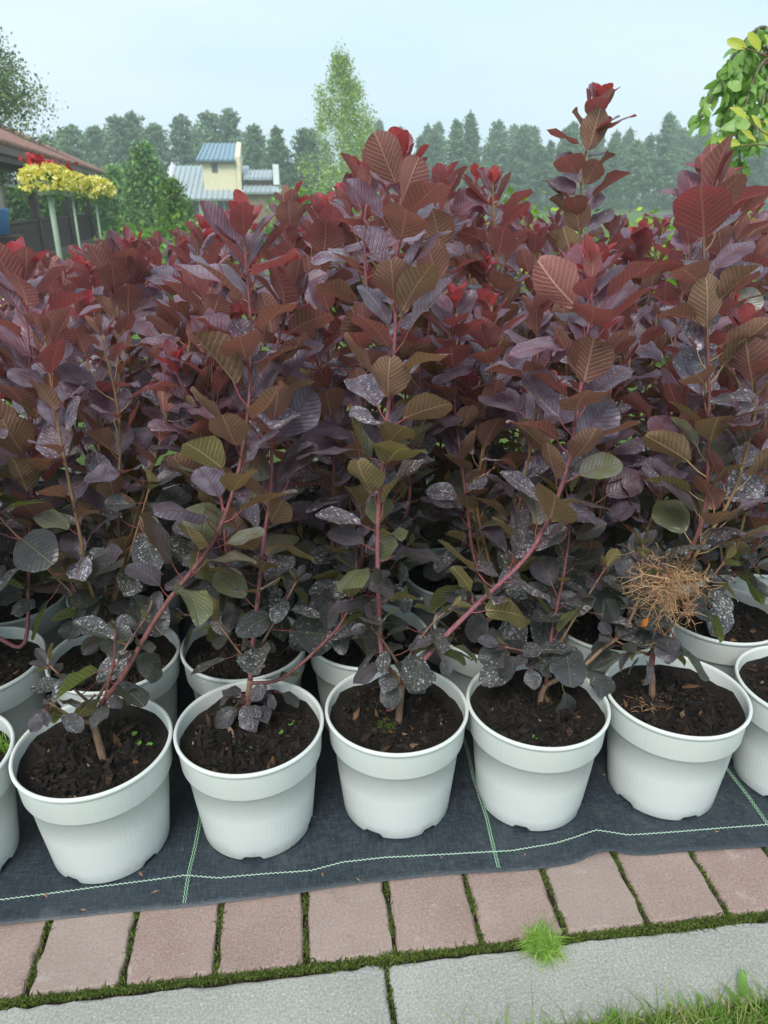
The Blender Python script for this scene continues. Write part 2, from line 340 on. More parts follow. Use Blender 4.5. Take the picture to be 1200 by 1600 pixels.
M = dict(
    leaf=leaf_material(), pot=pot_material(), soil=soil_material(), bits=bits_material(), paver=paver_material(), kerb=kerb_material(),
    fabric=fabric_material(), lawn=ground_material(), earth=earth_material(),
    trunk=bark('smoke_bush_bark', (.13, .075, .05), (.30, .19, .125), 130),
    stem_red=bark('red_stem', (.11, .035, .04), (.26, .11, .10), 160), stem_pink=bark('pink_stem', (.17, .05, .075), (.33, .14, .15), 160),
    stem_tan=bark('tan_stem', (.15, .085, .045), (.32, .20, .105), 160),
    pet_red=simple('red_petiole', (.30, .085, .085), .5), pet_tan=simple('tan_petiole', (.42, .27, .13), .5),
    thread=simple('green_thread', (.30, .52, .33), .7, .25, 300), thread_pale=simple('pale_green_thread', (.45, .60, .47), .7, .2, 300),
    moss=island('moss', [(0, (.025, .035, .006)), (.5, (.06, .095, .012)), (.85, (.11, .16, .02)), (1, (.17, .19, .05))], .9, .15),
    grass=island('grass_blade', [(0, (.09, .16, .025)), (.5, (.17, .28, .045)), (.78, (.26, .37, .09)), (.9, (.36, .31, .14)), (1, (.40, .30, .18))], .55, .3),
    tuft=island('fine_grass', [(0, (.13, .25, .03)), (.6, (.24, .42, .07)), (.9, (.36, .52, .13)), (1, (.42, .38, .16))], .55, .3),
    litter=island('dry_litter', [(0, (.09, .05, .03)), (.6, (.22, .13, .08)), (1, (.38, .27, .17))], .8),
    straw=island('dry_straw', [(0, (.26, .12, .07)), (.5, (.48, .28, .15)), (1, (.66, .46, .26))], .7, .15, (1.2, 1, .8)),
    weed=green_leaf_material('weed_leaf', (.11, .24, .035), (.18, .32, .06)),
    linden=green_leaf_material('broad_green_leaf', (.17, .31, .075), (.29, .44, .11)),
    yleaf=green_leaf_material('yellow_leaf', (.42, .46, .06), (.55, .46, .08)),
    seedling=simple('seedling_green', (.13, .30, .05), .5, .3, 40), orange=simple('orange_dead_leaf', (.55, .17, .03), .6, .3, 60),
    redleaf=simple('fallen_red_leaf', (.30, .07, .06), .6, .3, 60),
    pine=foliage('pine_needles', (.15, .225, .14), .45, .25, .6, (1.0, 1.1, .85)), pine_bark=bark('pine_bark', (.13, .085, .06), (.26, .17, .12), 8),
    birch=foliage('birch_leaves', (.32, .43, .20), .4, .35, .55, (1.15, 1.1, .7)), birch_d=foliage('dark_birch_leaves', (.15, .22, .095), .45, .3),
    birch_bark=bark('birch_bark', (.35, .35, .33), (.65, .64, .6), 5),
    spruce=foliage('spruce_foliage', (.18, .31, .14), .45, .3, .6, (1.1, 1.15, .7)), hedge=foliage('hedge_leaves', (.10, .20, .05), .5, .3),
    lime=foliage('lime_shrub_leaves', (.24, .38, .05), .45, .35), shrub=foliage('green_shrub_leaves', (.12, .23, .05), .5, .3),
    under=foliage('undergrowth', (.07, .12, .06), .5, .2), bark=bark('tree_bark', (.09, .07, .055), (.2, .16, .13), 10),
    yellow_fl=foliage('yellow_petals', (.80, .70, .16), .2, .25, .6, (1.1, 1.1, 2.5)), red_fl=foliage('red_petals', (.45, .03, .04), .35, .25, .6, (1.2, 1, 1)),
    roof_tile=simple('red_brown_roof', (.26, .145, .12), .6, .2, 5), wood_d=bark('dark_stained_wood', (.07, .05, .045), (.14, .10, .09), 12, .2), wood_l=bark('brown_board', (.15, .105, .09), (.24, .18, .155), 12, .2),
    green_pole=simple('pale_green_pole', (.26, .34, .24), .5, .1), metal_roof=simple('grey_metal_roof', (.36, .42, .44), .45, .08, 3, 0, .5, 60, 0), blue_roof=simple('blue_metal_roof', (.20, .31, .38), .4, .08, 3),
    cream=simple('cream_render', (.72, .66, .45), .85, .06, 3), brown_wall=simple('brown_boards', (.22, .15, .11), .8, .2, 3), glass=simple('window_glass', (.10, .12, .16), .12, .2, 2, 0, .6),
    white=simple('white_paint', (.75, .76, .75), .6, .06), stone=simple('pale_paving', (.40, .39, .37), .85, .15, 6), blue=simple('blue_plastic', (.10, .25, .55), .4, .1),
)

# ------------------------------------------------------------------ setting: ground, pavement, kerb, fabric
mb = MB(); mb.add([(-900, -30, -.03), (900, -30, -.03), (900, 1500, -.03), (-900, 1500, -.03)], [(0, 1, 2, 3)])
tag(mb.build('ground', M['lawn']), kind='structure')
mb = MB(); mb.box((.4, 2.0, -.040), (5.2, 2.42, .050))
bed = tag(mb.build('pavement', M['earth']), kind='structure')

def slab(lx, ly, h, seed, n=9, rough=.0016, cham=.004):
    g = random.Random(seed); out = []
    def edge(a, b):
        for i in range(n):
            t = i/n; out.append((a[0]+(b[0]-a[0])*t, a[1]+(b[1]-a[1])*t))
    hx, hy = lx/2, ly/2; c = .006
    pts = [(-hx+c, -hy), (hx-c, -hy), (hx, -hy+c), (hx, hy-c), (hx-c, hy), (-hx+c, hy), (-hx, hy-c), (-hx, -hy+c)]
    for i in range(8):
        a, b = pts[i], pts[(i+1) % 8]; L = math.hypot(b[0]-a[0], b[1]-a[1]); k = max(1, int(L/.022))
        for j in range(k): out.append((a[0]+(b[0]-a[0])*j/k+g.gauss(0, rough*.5), a[1]+(b[1]-a[1])*j/k+g.gauss(0, rough*.5)))
    m = MB(); N = len(out); ins = [cham*(1+g.gauss(0, .35)) for _ in out]
    ring = lambda z, f: [(x-math.copysign(min(abs(x), ins[i]*f), x) if abs(abs(x)-hx) < .01 else x, y-math.copysign(min(abs(y), ins[i]*f), y) if abs(abs(y)-hy) < .01 else y, z) for i, (x, y) in enumerate(out)]
    m.add(ring(-h, 0)+ring(-cham, 0)+ring(-cham*.25, .5)+ring(0, 1.0), [(r*N+i, r*N+(i+1) % N, (r+1)*N+(i+1) % N, (r+1)*N+i) for r in range(3) for i in range(N)]+[tuple(3*N+i for i in range(N))])
    return m
PW = .148; PX0 = -.477; PYF = .826
pav = [slab(PW-.009, .196, .045, s, rough=.0030, cham=.0055).mesh('paver', M['paver']) for s in range(6)]
JX = []
for k in range(-4, 14):
    xj = PX0+k*PW; JX.append(xj)
    o = link('paver', pav[k % 6], bed, (xj+PW/2, PYF+.098+random.gauss(0, .0012), .0+random.gauss(0, .0012)))
    o.rotation_euler = (random.gauss(0, .004), random.gauss(0, .004), random.gauss(0, .006)+(math.pi if k % 2 else 0))
mb = MB(); mb.box((.4, .745, -.05), (5.2, .14, .05)); kerb = tag(mb.build('kerb', M['earth']), kind='structure')
for i, (a, b) in enumerate([(-1.9, -.899), (-.893, .094), (.101, 1.098), (1.105, 2.1)]):
    link('kerb_stone', slab(b-a, .127, .05, 40+i, rough=.0022, cham=.006).mesh('kerb_stone', M['kerb']), kerb, ((a+b)/2, .7465, -.002))

# moss in the joints
def blades(pts, hgt, wid, g, lean=.5, seg=1):
    """tapered blades standing on points: returns quads (n,4,3)"""
    n = len(pts); az = g.uniform(0, 2*math.pi, n); d = np.stack([np.cos(az), np.sin(az), 0*az], 1); s = np.stack([-np.sin(az), np.cos(az), 0*az], 1)
    h = hgt*np.abs(1+.35*g.normal(size=(n, 1))); w = wid*(.6+.8*g.random((n, 1))); ln = lean*g.random((n, 1))
    up = np.array([[0, 0, 1.]]); mid = pts+up*h*.6+d*h*ln*.35; tip = pts+up*h*(1-.35*ln)+d*h*ln
    a = np.stack([pts-s*w*.5, pts+s*w*.5, mid+s*w*.42, mid-s*w*.42], 1); b = np.stack([mid-s*w*.42, mid+s*w*.42, tip+s*w*.05, tip-s*w*.05], 1)
    return np.concatenate([a, b])
g = np.random.default_rng(3); P = []
n = 15000; x = g.uniform(-1.0, 1.5, n); wdt = .0042+.0055*np.clip(np.sin(x*9+1)*.5+np.sin(x*23)*.3, 0, 1)+.006*np.exp(-((x-.62)/.12)**2)
P.append(np.stack([x, .8175+g.normal(0, 1, n)*wdt*.62, np.full(n, -.0065)], 1))
for xj in JX:
    n = 620; y = g.uniform(.82, 1.02, n); y = y[np.sin(y*75+xj*200)+g.normal(0, .5, n) > -.35]; n = len(y); P.append(np.stack([xj+g.normal(0, .0026, n)*(.7+.5*np.sin(y*60+xj*90)), y, np.full(n, -.007)], 1))
for xj in (.0975, -.896): n = 160; P.append(np.stack([xj+g.normal(0, .002, n), g.uniform(.685, .815, n), np.full(n, -.009)], 1))
P = np.concatenate(P); V = blades(P, .0068, .0024, g, 1.3)
tag(link('moss', quad_mesh('moss', V, M['moss'])), 'green moss filling the joints between the pavers and the kerb', 'moss', kind='stuff')

def edge_y(x): return .957+.004*math.sin(x*4.1+.6)+.003*math.sin(x*11.3)+.014*math.exp(-((x-.535)/.05)**2)-.012*max(0, x-.6)
def fab_z(x, y):
    e = max(0., 1-abs(y-edge_y(x))/.09)
    return .0062+.0012*math.sin(x*13+y*7)*math.sin(y*11)+e*e*(.011*math.exp(-((x-.535)/.045)**2)+.0025*math.sin(x*9.5+1)+.001*math.sin(x*31))+.003*math.exp(-((x-.55)/.05)**2)*math.exp(-((y-1.03)/.05)**2)
mb = MB(); NX = 230; ys = [0, .004, .012, .025, .04, .055, .075, .1, .13, .17, .22, .3, .45, .7, 1.0, 1.4, 1.9, 2.2]
xs = [-1.9+3.9*i/NX for i in range(NX+1)]
mb.add([(x, edge_y(x)+t, fab_z(x, edge_y(x)+t)-(.0035 if t == 0 else 0)) for t in ys for x in xs], [(r*(NX+1)+i, r*(NX+1)+i+1, (r+1)*(NX+1)+i+1, (r+1)*(NX+1)+i) for r in range(len(ys)-1) for i in range(NX)])
fab = tag(mb.build('weed_fabric', M['fabric'], None, True), 'black woven weed control fabric under the white pots', 'ground fabric')
def stitch(path, mat, amp, per, wid, parent):
    m = MB(); acc = 0; pts = []
    for (x0, y0), (x1, y1) in zip(path, path[1:]):
        L = math.hypot(x1-x0, y1-y0); k = max(1, int(L/per)); nx, ny = -(y1-y0)/L, (x1-x0)/L
        for j in range(k):
            t = j/k; sgn = 1 if (len(pts) % 2) else -1; px, py = x0+(x1-x0)*t+nx*amp*sgn, y0+(y1-y0)*t+ny*amp*sgn
            pts.append((px, py, fab_z(px, py)+.0011))
    for a, b in zip(pts, pts[1:]): m.bar(a, b, wid, .0009)
    return m.build('woven_line', mat, parent)
key = [(-1.5, 1.0), (-.576, 1.003), (-.411, 1.012), (-.3, 1.015), (-.252, 1.017), (-.19, 1.003), (-.099, 1.002), (-.02, 1.0), (.04, 1.012), (.12, 1.013), (.25, 1.004), (.364, .999), (.45, 1.006), (.541, 1.024), (.6, 1.008), (.7, 1.003), (.862, .999), (1.0, 1.0), (1.6, .998)]
stitch(key, M['thread_pale'], .0014, .0042, .0012, fab)
for xl in (-.83, -.248, .328, .886, 1.46):
    pth = [(xl+.03*(t-.97)+.002*math.sin(t*30+xl), t) for t in [edge_y(xl)+.006+i*.06 for i in range(34)]]
    stitch(pth, M['thread'], .0011, .0042, .0011, fab); stitch([(x+.0042, y) for x, y in pth], M['thread'], .0011, .0042, .0009, fab)
# dry bits on the fabric
for (px, py) in [(243, 1392), (72, 1398), (504, 1366), (220, 1365), (490, 1276), (820, 1334), (344+600, 1210), (690, 1340), (1120, 1300), (560, 1375), (130, 1420)]:
    p = at_z(px, py, .008); m = MB(); a = random.uniform(0, 6.28); l = random.uniform(.004, .009)
    ca, sa = math.cos(a), math.sin(a); m.add([(-l*ca, -l*sa, 0), (.35*l*sa, -.35*l*ca, .0015), (l*ca, l*sa, .001), (-.35*l*sa, .35*l*ca, .002), (0, 0, .003)], [(0, 1, 4), (1, 2, 4), (2, 3, 4), (3, 0, 4), (3, 2, 1, 0)])
    tag(m.build('dry_leaf_flake', M['litter'], None, False, (p.x, p.y, fab_z(p.x, p.y)+.0005)), 'small dry brown flake lying on the black weed fabric', 'leaf litter', 'dry flakes on the fabric')

# ------------------------------------------------------------------ pots
PH = .236; NSEG = 96
def pot_meshes(seed):
    g = random.Random(seed); notch = [g.uniform(0, .5)+k*2*math.pi/5 for k in range(5)]
    w = MB(); b = w.lathe([(.100, .004), (.1065, .0), (.109, .004), (.1115, .03), (.119, .10), (.1255, .168), (.1300, .1715), (.1275, .1765), (.121, .17), (.113, .08), (.105, .012), (.02, .010)], NSEG)
    for ring in (0, 1, 2):
        for k in range(NSEG):
            a = 2*math.pi*k/NSEG
            for c in notch:
                d = (a-c+math.pi) % (2*math.pi)-math.pi
                if abs(d) < .15: x, y, z = w.v[b+ring*NSEG+k]; w.v[b+ring*NSEG+k] = (x, y, z+.0075)
    r = MB(); r.lathe([(.1262, .1665), (.1318, .1695), (.1335, .174), (.1362, .222), (.1372, .2265), (.1396, .228), (.1408, .2305), (.1408, .2338), (.1392, .2358), (.1362, .2362), (.1342, .2345), (.1334, .229), (.1318, .2), (.1305, .172), (.1262, .1665)], NSEG)
    return w.mesh('pot_wall', M['pot'], True), r.mesh('rim', M['pot'], True)
POTM = [pot_meshes(s) for s in range(3)]
def soil_meshes(seed, nb):
    g = np.random.default_rng(seed); NR, NA = 11, 40; ph = g.uniform(0, 6, 8)
    def hz(x, y): return .203+.004*math.sin(x*30+ph[0])*math.cos(y*27+ph[1])+.003*math.sin(x*63+ph[2]+y*41)+.0018*math.sin(x*140+ph[3])*math.sin(y*150+ph[4])+.02*math.hypot(x, y)**2
    m = MB(); vs = [(0, 0, hz(0, 0))]; fs = []
    for r in range(1, NR+1):
        for k in range(NA):
            a = 2*math.pi*k/NA; R = .1325*r/NR; x, y = R*math.cos(a), R*math.sin(a); vs.append((x, y, hz(x, y)+(g.normal(0, .0016) if r < NR else .004+abs(g.normal(0, .003)))))
    for k in range(NA): fs.append((0, 1+k, 1+(k+1) % NA))
    for r in range(NR-1):
        for k in range(NA): a = 1+r*NA+k; b_ = 1+r*NA+(k+1) % NA; fs.append((a, a+NA, b_+NA, b_))
    m.add(vs, fs); so = m.mesh('soil', M['soil'], True)
    c = MB()
    for i in range(nb):
        s = float(np.clip(g.lognormal(-6.1, .72), .0008, .0105)); R = (.127-2.6*s)*math.sqrt(g.random()); a = g.uniform(0, 6.283); x, y = R*math.cos(a), R*math.sin(a)
        z = hz(x, y)+s*.25; q = Quaternion(g.normal(size=4)).normalized().to_matrix(); st = Vector((1+g.random()*1.6, .6+g.random()*.5, .5+g.random()*.5))
        vs = [(q@Vector((v[0]*st.x, v[1]*st.y, v[2]*st.z)))*s*(.75+.5*g.random())+Vector((x, y, z)) for v in ((1, 0, 0), (-1, 0, 0), (0, 1, 0), (0, -1, 0), (0, 0, 1), (0, 0, -1))]
        c.add(vs, [(0, 2, 4), (2, 1, 4), (1, 3, 4), (3, 0, 4), (2, 0, 5), (1, 2, 5), (3, 1, 5), (0, 3, 5)])
    return so, c.mesh('soil_crumbs', M['bits'])
SOIL_F = [soil_meshes(20+s, 1500) for s in range(3)]; SOIL_B = [soil_meshes(30+s, 260) for s in range(2)]
def make_pot(x, y, i, front, label, group=None):
    e = empty('plant_pot', (x, y, fab_z(x, y)+.0008), random.uniform(0, 6.28)); tag(e, label, 'pot', group)
    e.rotation_euler.x = random.gauss(0, .006); e.rotation_euler.y = random.gauss(0, .006)
    w, r = POTM[i % 3]; link('pot_wall', w, e); link('rim', r, e)
    s, c = (SOIL_F[i % 3] if front else SOIL_B[i % 2]); so = link('soil', s, e); tag(link('soil_crumbs', c, so), kind='stuff')
    return e

# ------------------------------------------------------------------ smoke bush leaves
def leaf_mesh(name, seed, pet_mat, W=.40, fold=.25, curl=.2, wave=.03, plen=.42, bend=.15, twist=0.0, tipk=1.15, blade=None, heart=False, NV=8):
    g = random.Random(seed); blade = blade or M['leaf']
    verts = []; faces = []; uvs = []; mi = []
    us = (-1, -.55, 0, .55, 1); R = Matrix.Rotation(-bend, 3, 'X')
    vv = [.5-.5*math.cos(math.pi*(i/NV)) for i in range(NV+1)]
    ph = [g.uniform(0, 6.28) for _ in range(4)]
    for i, v in enumerate(vv):
        if heart: w = W*max(0., 1.0*(1-v)**.75*min(1, (v+.02)/.10)**.5)+.004
        else: w = W*max(.02, math.sin(math.pi*min(1, max(0, v**tipk*.97+.015))))**.62
        for u in us:
            x = u*w*(1+.04*math.sin(v*9+ph[0])); y = v-(abs(u)*.10*(1-v)**3 if heart else 0)
            z = fold*abs(u)*w-curl*v*v+wave*math.sin(v*11+ph[1]+(1.7 if u > 0 else 0))*abs(u)**1.5+twist*u*w*v
            p = R@Vector((x, y, z)); verts.append((p.x, p.y+plen, p.z)); uvs.append((.5+u*w/(2*W), v))
    for i in range(NV):
        for j in range(4):
            a = i*5+j; faces.append((a, a+1, a+6, a+5)); mi.append(0)
    b = len(verts); r0, r1 = .020, .013
    for k, (t, r) in enumerate([(0, r0), (.5, r1), (1.08, r1)]):
        for q in range(3):
            a = 2*math.pi*q/3+.5; verts.append((r*math.cos(a), t*plen, -.03*math.sin(t*3.0)-.004+r*math.sin(a))); uvs.append((.5, 0))
    for k in range(2):
        for q in range(3): faces.append((b+k*3+q, b+k*3+(q+1) % 3, b+k*3+3+(q+1) % 3, b+k*3+3+q)); mi.append(1)
    me = bpy.data.meshes.new(name); me.from_pydata(verts, [], faces); me.materials.append(blade); me.materials.append(pet_mat)
    me.polygons.foreach_set('material_index', mi); me.polygons.foreach_set('use_smooth', [True]*len(faces))
    uvl = me.uv_layers.new(name='UVMap')
    for lp in me.loops: uvl.data[lp.index].uv = uvs[lp.vertex_index]
    me.update(); return me
def leafset(pm):
    return dict(normal=[leaf_mesh('leaf', 1, pm, .40, .20, .12, .02), leaf_mesh('leaf', 2, pm, .43, .12, .22, .03), leaf_mesh('leaf', 3, pm, .37, .32, .05, .03, .5), leaf_mesh('leaf', 4, pm, .42, -.10, .30, .04, .40, .3),
                        leaf_mesh('leaf', 5, pm, .39, .22, -.10, .03, .45), leaf_mesh('leaf', 6, pm, .36, .10, .18, .05, .36, .1, .35), leaf_mesh('leaf', 7, pm, .41, .26, .16, .035, .44, .2, -.3), leaf_mesh('leaf', 8, pm, .40, .62, .10, .05, .42, .1), leaf_mesh('leaf', 9, pm, .38, .15, .48, .06, .40, .1, .2), leaf_mesh('leaf', 10, pm, .43, .34, -.28, .05, .42, .3, -.2)],
                old=[leaf_mesh('leaf', 11, pm, .40, -.20, .35, .06, .42, .35), leaf_mesh('leaf', 12, pm, .38, .25, .40, .07, .4, .4, .4), leaf_mesh('leaf', 13, pm, .42, .05, .25, .06, .35, .2, -.3), leaf_mesh('leaf', 14, pm, .34, .5, .3, .06, .4, .3)],
                tip=[leaf_mesh('leaf', 21, pm, .33, .40, -.15, .02, .30, 0), leaf_mesh('leaf', 22, pm, .36, .30, .12, .02, .3, 0), leaf_mesh('leaf', 23, pm, .30, .5, .05, .03, .35, -.1)])
def low_branches(e, f, n, size, rmin=.10, rmax=.24, zmin=.02, zmax=.38, kind='red'):
    for q in range(n):
        a = q*2*math.pi/n+random.uniform(-.5, .5); r = random.uniform(rmin, rmax)*.75; T = f+Vector((math.cos(a)*r, math.sin(a)*r, random.uniform(zmin, zmax)))
        mid = f.lerp(T, .55)+Vector((0, 0, -.01+.03*random.random()))
        shoot(e, [f, mid, T], .0035, .0016, M['trunk'], kind, .30, .026, size, 0, 1.0, sub=5, age_off=-.85, bmul=2.0)
LEAF = dict(red=leafset(M['pet_red']), tan=leafset(M['pet_tan']))

def put_leaf(parent, mesh, p, d, n, size, color, roll=0.0, name='leaf'):
    """leaf with its petiole rooted at p, blade running along d, upper face towards n (world axes)"""
    y = d.normalized(); z = (n-y*n.dot(y))
    z = z.normalized() if z.length > 1e-4 else y.orthogonal().normalized(); x = y.cross(z)
    q = Matrix(((x.x, y.x, z.x), (x.y, y.y, z.y), (x.z, y.z, z.z))).to_quaternion()
    if roll: q = q @ Quaternion((0, 1, 0), roll)
    o = bpy.data.objects.new(name, mesh); col.objects.link(o); o.parent = parent
    o.location = p-parent.location; o.rotation_mode = 'QUATERNION'; o.rotation_quaternion = q; o.scale = (size*random.uniform(.86, 1.12), size, size)
    o.color = color; return o

def smooth_path(pts, step=.012):
    pts = [Vector(p) for p in pts]; P = [2*pts[0]-pts[1]]+pts+[2*pts[-1]-pts[-2]]; out = []
    for i in range(1, len(P)-2):
        a, b, c, d = P[i-1], P[i], P[i+1], P[i+2]; k = max(2, int((c-b).length/step))
        for j in range(k):
            t = j/k; out.append(.5*((2*b)+(c-a)*t+(2*a-5*b+4*c-d)*t*t+(3*b-3*c+d-a)*t*t*t))
    out.append(pts[-1]); return out
def lerp_table(x, tab):
    if x <= tab[0][0]: return tab[0][1]
    for (a, b), (c, d) in zip(tab, tab[1:]):
        if x <= c: return b+(d-b)*(x-a)/(c-a)
    return tab[-1][1]
AGE = [(0, 1.0), (.02, .90), (.04, .77), (.16, .70), (.30, .58), (.45, .44), (.62, .26), (.85, .08), (1.2, 0)]
BETA = [(0, 30), (.03, 46), (.12, 44), (.3, 43), (.5, 48), (.68, 62), (.9, 88), (1.1, 100)]
SIZE = [(0, .36), (.025, .55), (.06, .86), (.11, 1.0), (.5, 1.0), (.8, .82), (1.1, .62)]
def shoot(plant, pts, r0, r1, mat, kind='red', leaf_from=.12, spacing=.024, size=.078, red=1.0, spotty=1.0, dens_low=1.0, sub=6, age_off=0.0, bmul=1.0):
    path = smooth_path(pts); n = len(path); cum = [0]
    for a, b in zip(path, path[1:]): cum.append(cum[-1]+(b-a).length)
    L = cum[-1]; m = MB(); st = max(1, n//44); idx = list(range(0, n, st))
    if idx[-1] != n-1: idx.append(n-1)
    m.tube([path[i]-plant.location for i in idx], [r0+(r1-r0)*(cum[i]/L)**.8 for i in idx], sub)
    m.build('stem', mat, plant, True)
    LS = LEAF[kind]; s = leaf_from*L; az = random.uniform(0, 6.28)
    def at(s_):
        i = 0
        while i < n-2 and cum[i+1] < s_: i += 1
        t = (s_-cum[i])/max(1e-6, cum[i+1]-cum[i]); return path[i].lerp(path[i+1], min(1, max(0, t))), (path[min(i+2, n-1)]-path[max(0, i-1)]).normalized()
    while s < L-.004:
        d = L-s; p, T = at(s)
        T = (T*.75+Vector((0, 0, .35))).normalized(); az += 2.4+random.gauss(0, .35)
        ex = T.orthogonal().normalized(); ey = T.cross(ex); ex0 = Vector((1, 0, 0))-T*T.x; ex0.normalize(); ey0 = T.cross(ex0)
        D = ex0*math.cos(az)+ey0*math.sin(az); be = math.radians(lerp_table(d, BETA)*bmul+random.gauss(0, 14)); be = max(.12, be*(.78 if D.y < -.25 and bmul < 1.5 else 1.0))
        dv = D*math.sin(be)+T*math.cos(be); nv = T*math.sin(be)-D*math.cos(be)
        age = lerp_table(d, AGE)+random.gauss(0, .06)+age_off; age = min(1, max(0, age if d > .075 or age_off < -.3 else age*red+(1-red)*.74))
        sp = random.uniform(.2, 1.0) if bmul > 1 else 0 if d < .10 else min(1, max(0, random.random()*min(1, d/.30)*1.45-.15))*spotty
        sz = size*lerp_table(d, SIZE)*random.uniform(.78, 1.18)
        ms = random.choice(LS['tip'] if d < .07 else (LS['old'] if d > .62 and random.random() < .75 else LS['normal']))
        gr = 0.0 if (d > .34 and random.random() < .24) else 1.0
        put_leaf(plant, ms, p, dv, nv, sz, (age, sp*(.35 if gr < .5 else 1), random.random(), gr), random.gauss(0, .42))
        low = 1.0 if d < .5 else dens_low
        s += spacing*(.42 if d < .05 else (.72 if d < .14 else 1.0))*random.uniform(.75, 1.25)*low
    p, T = path[-1], (path[-1]-path[-3]).normalized()
    for k in range(4):
        az += 2.4; ex = T.orthogonal().normalized(); D = ex*math.cos(az)+T.cross(ex)*math.sin(az); be = random.uniform(.35, 1.15)
        put_leaf(plant, random.choice(LS['tip']), p-T*.003*k, D*math.sin(be)+T*math.cos(be), T*math.sin(be)-D*math.cos(be), size*random.uniform(.28, .52), (random.uniform(.05, .3) if age_off < -.3 else min(1, .68+.34*red*random.uniform(.6, 1.05)), .4 if age_off < -.3 else 0, random.random(), 1), random.gauss(0, .3))
def rosette(plant, p, n, size, kind='red', spread=.035, spot=.8, age=(0, .2)):
    for k in range(n):
        az = k*2.4+random.uniform(-.4, .4); D = Vector((math.cos(az), math.sin(az), 0)); be = math.radians(random.uniform(60, 125)); T = Vector((0, 0, 1))
        put_leaf(plant, random.choice(LEAF[kind]['old']), p+Vector((random.gauss(0, .004), random.gauss(0, .004), random.uniform(-.5, .5)*spread)), D*math.sin(be)+T*math.cos(be), T*math.sin(be)-D*math.cos(be), size*random.uniform(.7, 1.2),
                 (random.uniform(*age), random.uniform(.15, spot), random.random(), 1), random.gauss(0, .35))
def trunk(plant, pts, r0, r1):
    m = MB(); path = smooth_path(pts, .01); n = len(path); m.tube([p-plant.location for p in path], [(r0+(r1-r0)*i/(n-1))*(1.25 if i == 0 else 1+.06*math.sin(i*2.1)) for i in range(n)], 9); m.build('trunk', M['trunk'], plant, True)
    return path[-1]
def screen_path(pl, Y0, Y1): n = len(pl)-1; return [at_y(x, y, Y0+(Y1-Y0)*i/n) for i, (x, y) in enumerate(pl)]
SOILZ = .2085
def bush(label, px, group=None):
    p = at_z(px[0], px[1], SOILZ); e = empty('smoke_bush', p); tag(e, label, 'bush', group); return e

FRONT = [(-.69, 1.115), (-.405, 1.125), (-.122, 1.142), (.161, 1.158), (.440, 1.144), (.727, 1.136), (1.012, 1.130)]
FLAB = ['white plastic pot with grass sprouting in its soil, next to the pot with green seedlings', 'white plastic pot with green seedlings and a forked brown trunk in its soil',
        'white plastic pot where small mottled leaves cover the foot of the stem', 'white plastic pot with a mossy patch at the foot of a straight brown trunk',
        'white plastic pot with a round green leaf hanging over its dark soil', 'white plastic pot with straw litter on the soil below a dry flower tangle', 'white plastic pot of the front row beside the pot with straw litter']
POTS = []
for i, (x, y) in enumerate(FRONT): make_pot(x, y, i, True, FLAB[i])
ROWS = []; ORD = ['second', 'third', 'fourth', 'fifth', 'sixth']
FRONT_OF = ['the pot with sprouting grass', 'the pot with green seedlings', 'the pot with mottled leaves at its stem foot', 'the pot with the straight mossy trunk', 'the pot with the hanging round leaf', 'the pot with straw litter', 'the pot beside the straw litter pot']
for k in range(1, 6):
    Y = 1.141+.281*k; half = 1.05+.36*k; xs_ = []
    x = -.125-.03*k
    c0 = x-.283*int((x+.62+.20*k)/.283+.6)
    row = []
    while c0 < .95+.20*k+.12:
        row.append((c0+random.gauss(0, .006), Y+random.gauss(0, .006))); c0 += .2845
    ROWS.append(row)
for k, row in enumerate(ROWS):
    for i, (x, y) in enumerate(row):
        if k == 0: make_pot(x, y, i, True, 'second-row white pot standing right behind '+FRONT_OF[min(range(7), key=lambda q: abs(FRONT[q][0]-x))])
        else: make_pot(x, y, i+k, False, 'white plastic pot in the %s row of pots, counted from the kerb' % ORD[k], 'pots of the %s row' % ORD[k])

# ---- the bushes of the front row, stem by stem
b = bush('smoke bush with forked brown trunk and long stem leaning over, in pot with green seedlings', (163, 1187)); Y0 = b.location.y
f = trunk(b, [b.location-Vector((0, 0, .02)), at_y(152, 1152, Y0), at_y(145, 1130, Y0)], .0075, .006)
shoot(b, screen_path([(145, 1130), (160, 1098), (188, 1062), (255, 950), (330, 850), (368, 755), (388, 640), (392, 520), (386, 425), (380, 352)], Y0, Y0+.10), .0058, .0024, M['stem_red'], 'red', .30, .0165, .092)
shoot(b, screen_path([(145, 1130), (115, 1122), (78, 1098)], Y0, Y0-.02), .0045, .002, M['trunk'], 'red', .75, .02, .042, 0, 1, age_off=-.7)
shoot(b, screen_path([(162, 1095), (176, 1040), (181, 985)], Y0, Y0), .0025, .0015, M['stem_red'], 'red', .5, .03, .045, 0, 1, age_off=-.75)
rosette(b, at_y(165, 1092, Y0), 9, .040); low_branches(b, f+Vector((0, .02, .02)), 2, .085, .08, .20, .04, .24); rosette(b, at_y(80, 1100, Y0-.02), 8, .038)
b = bush('smoke bush rising straight from a cluster of small mottled leaves at its foot', (386, 1118)); Y0 = b.location.y
f = trunk(b, [b.location-Vector((0, 0, .02)), at_y(388, 1090, Y0), at_y(391, 1062, Y0)], .007, .0056)
shoot(b, screen_path([(391, 1062), (397, 990), (412, 850), (424, 750), (424, 640), (428, 560), (444, 500), (455, 435)], Y0, Y0+.07), .0052, .0022, M['stem_pink'], 'red', .20, .018, .088)
shoot(b, screen_path([(391, 1068), (440, 1060), (500, 1010), (540, 962), (556, 900), (552, 820)], Y0, Y0+.05), .0042, .002, M['stem_red'], 'red', .35, .026, .062, .0, 1, age_off=-.55)
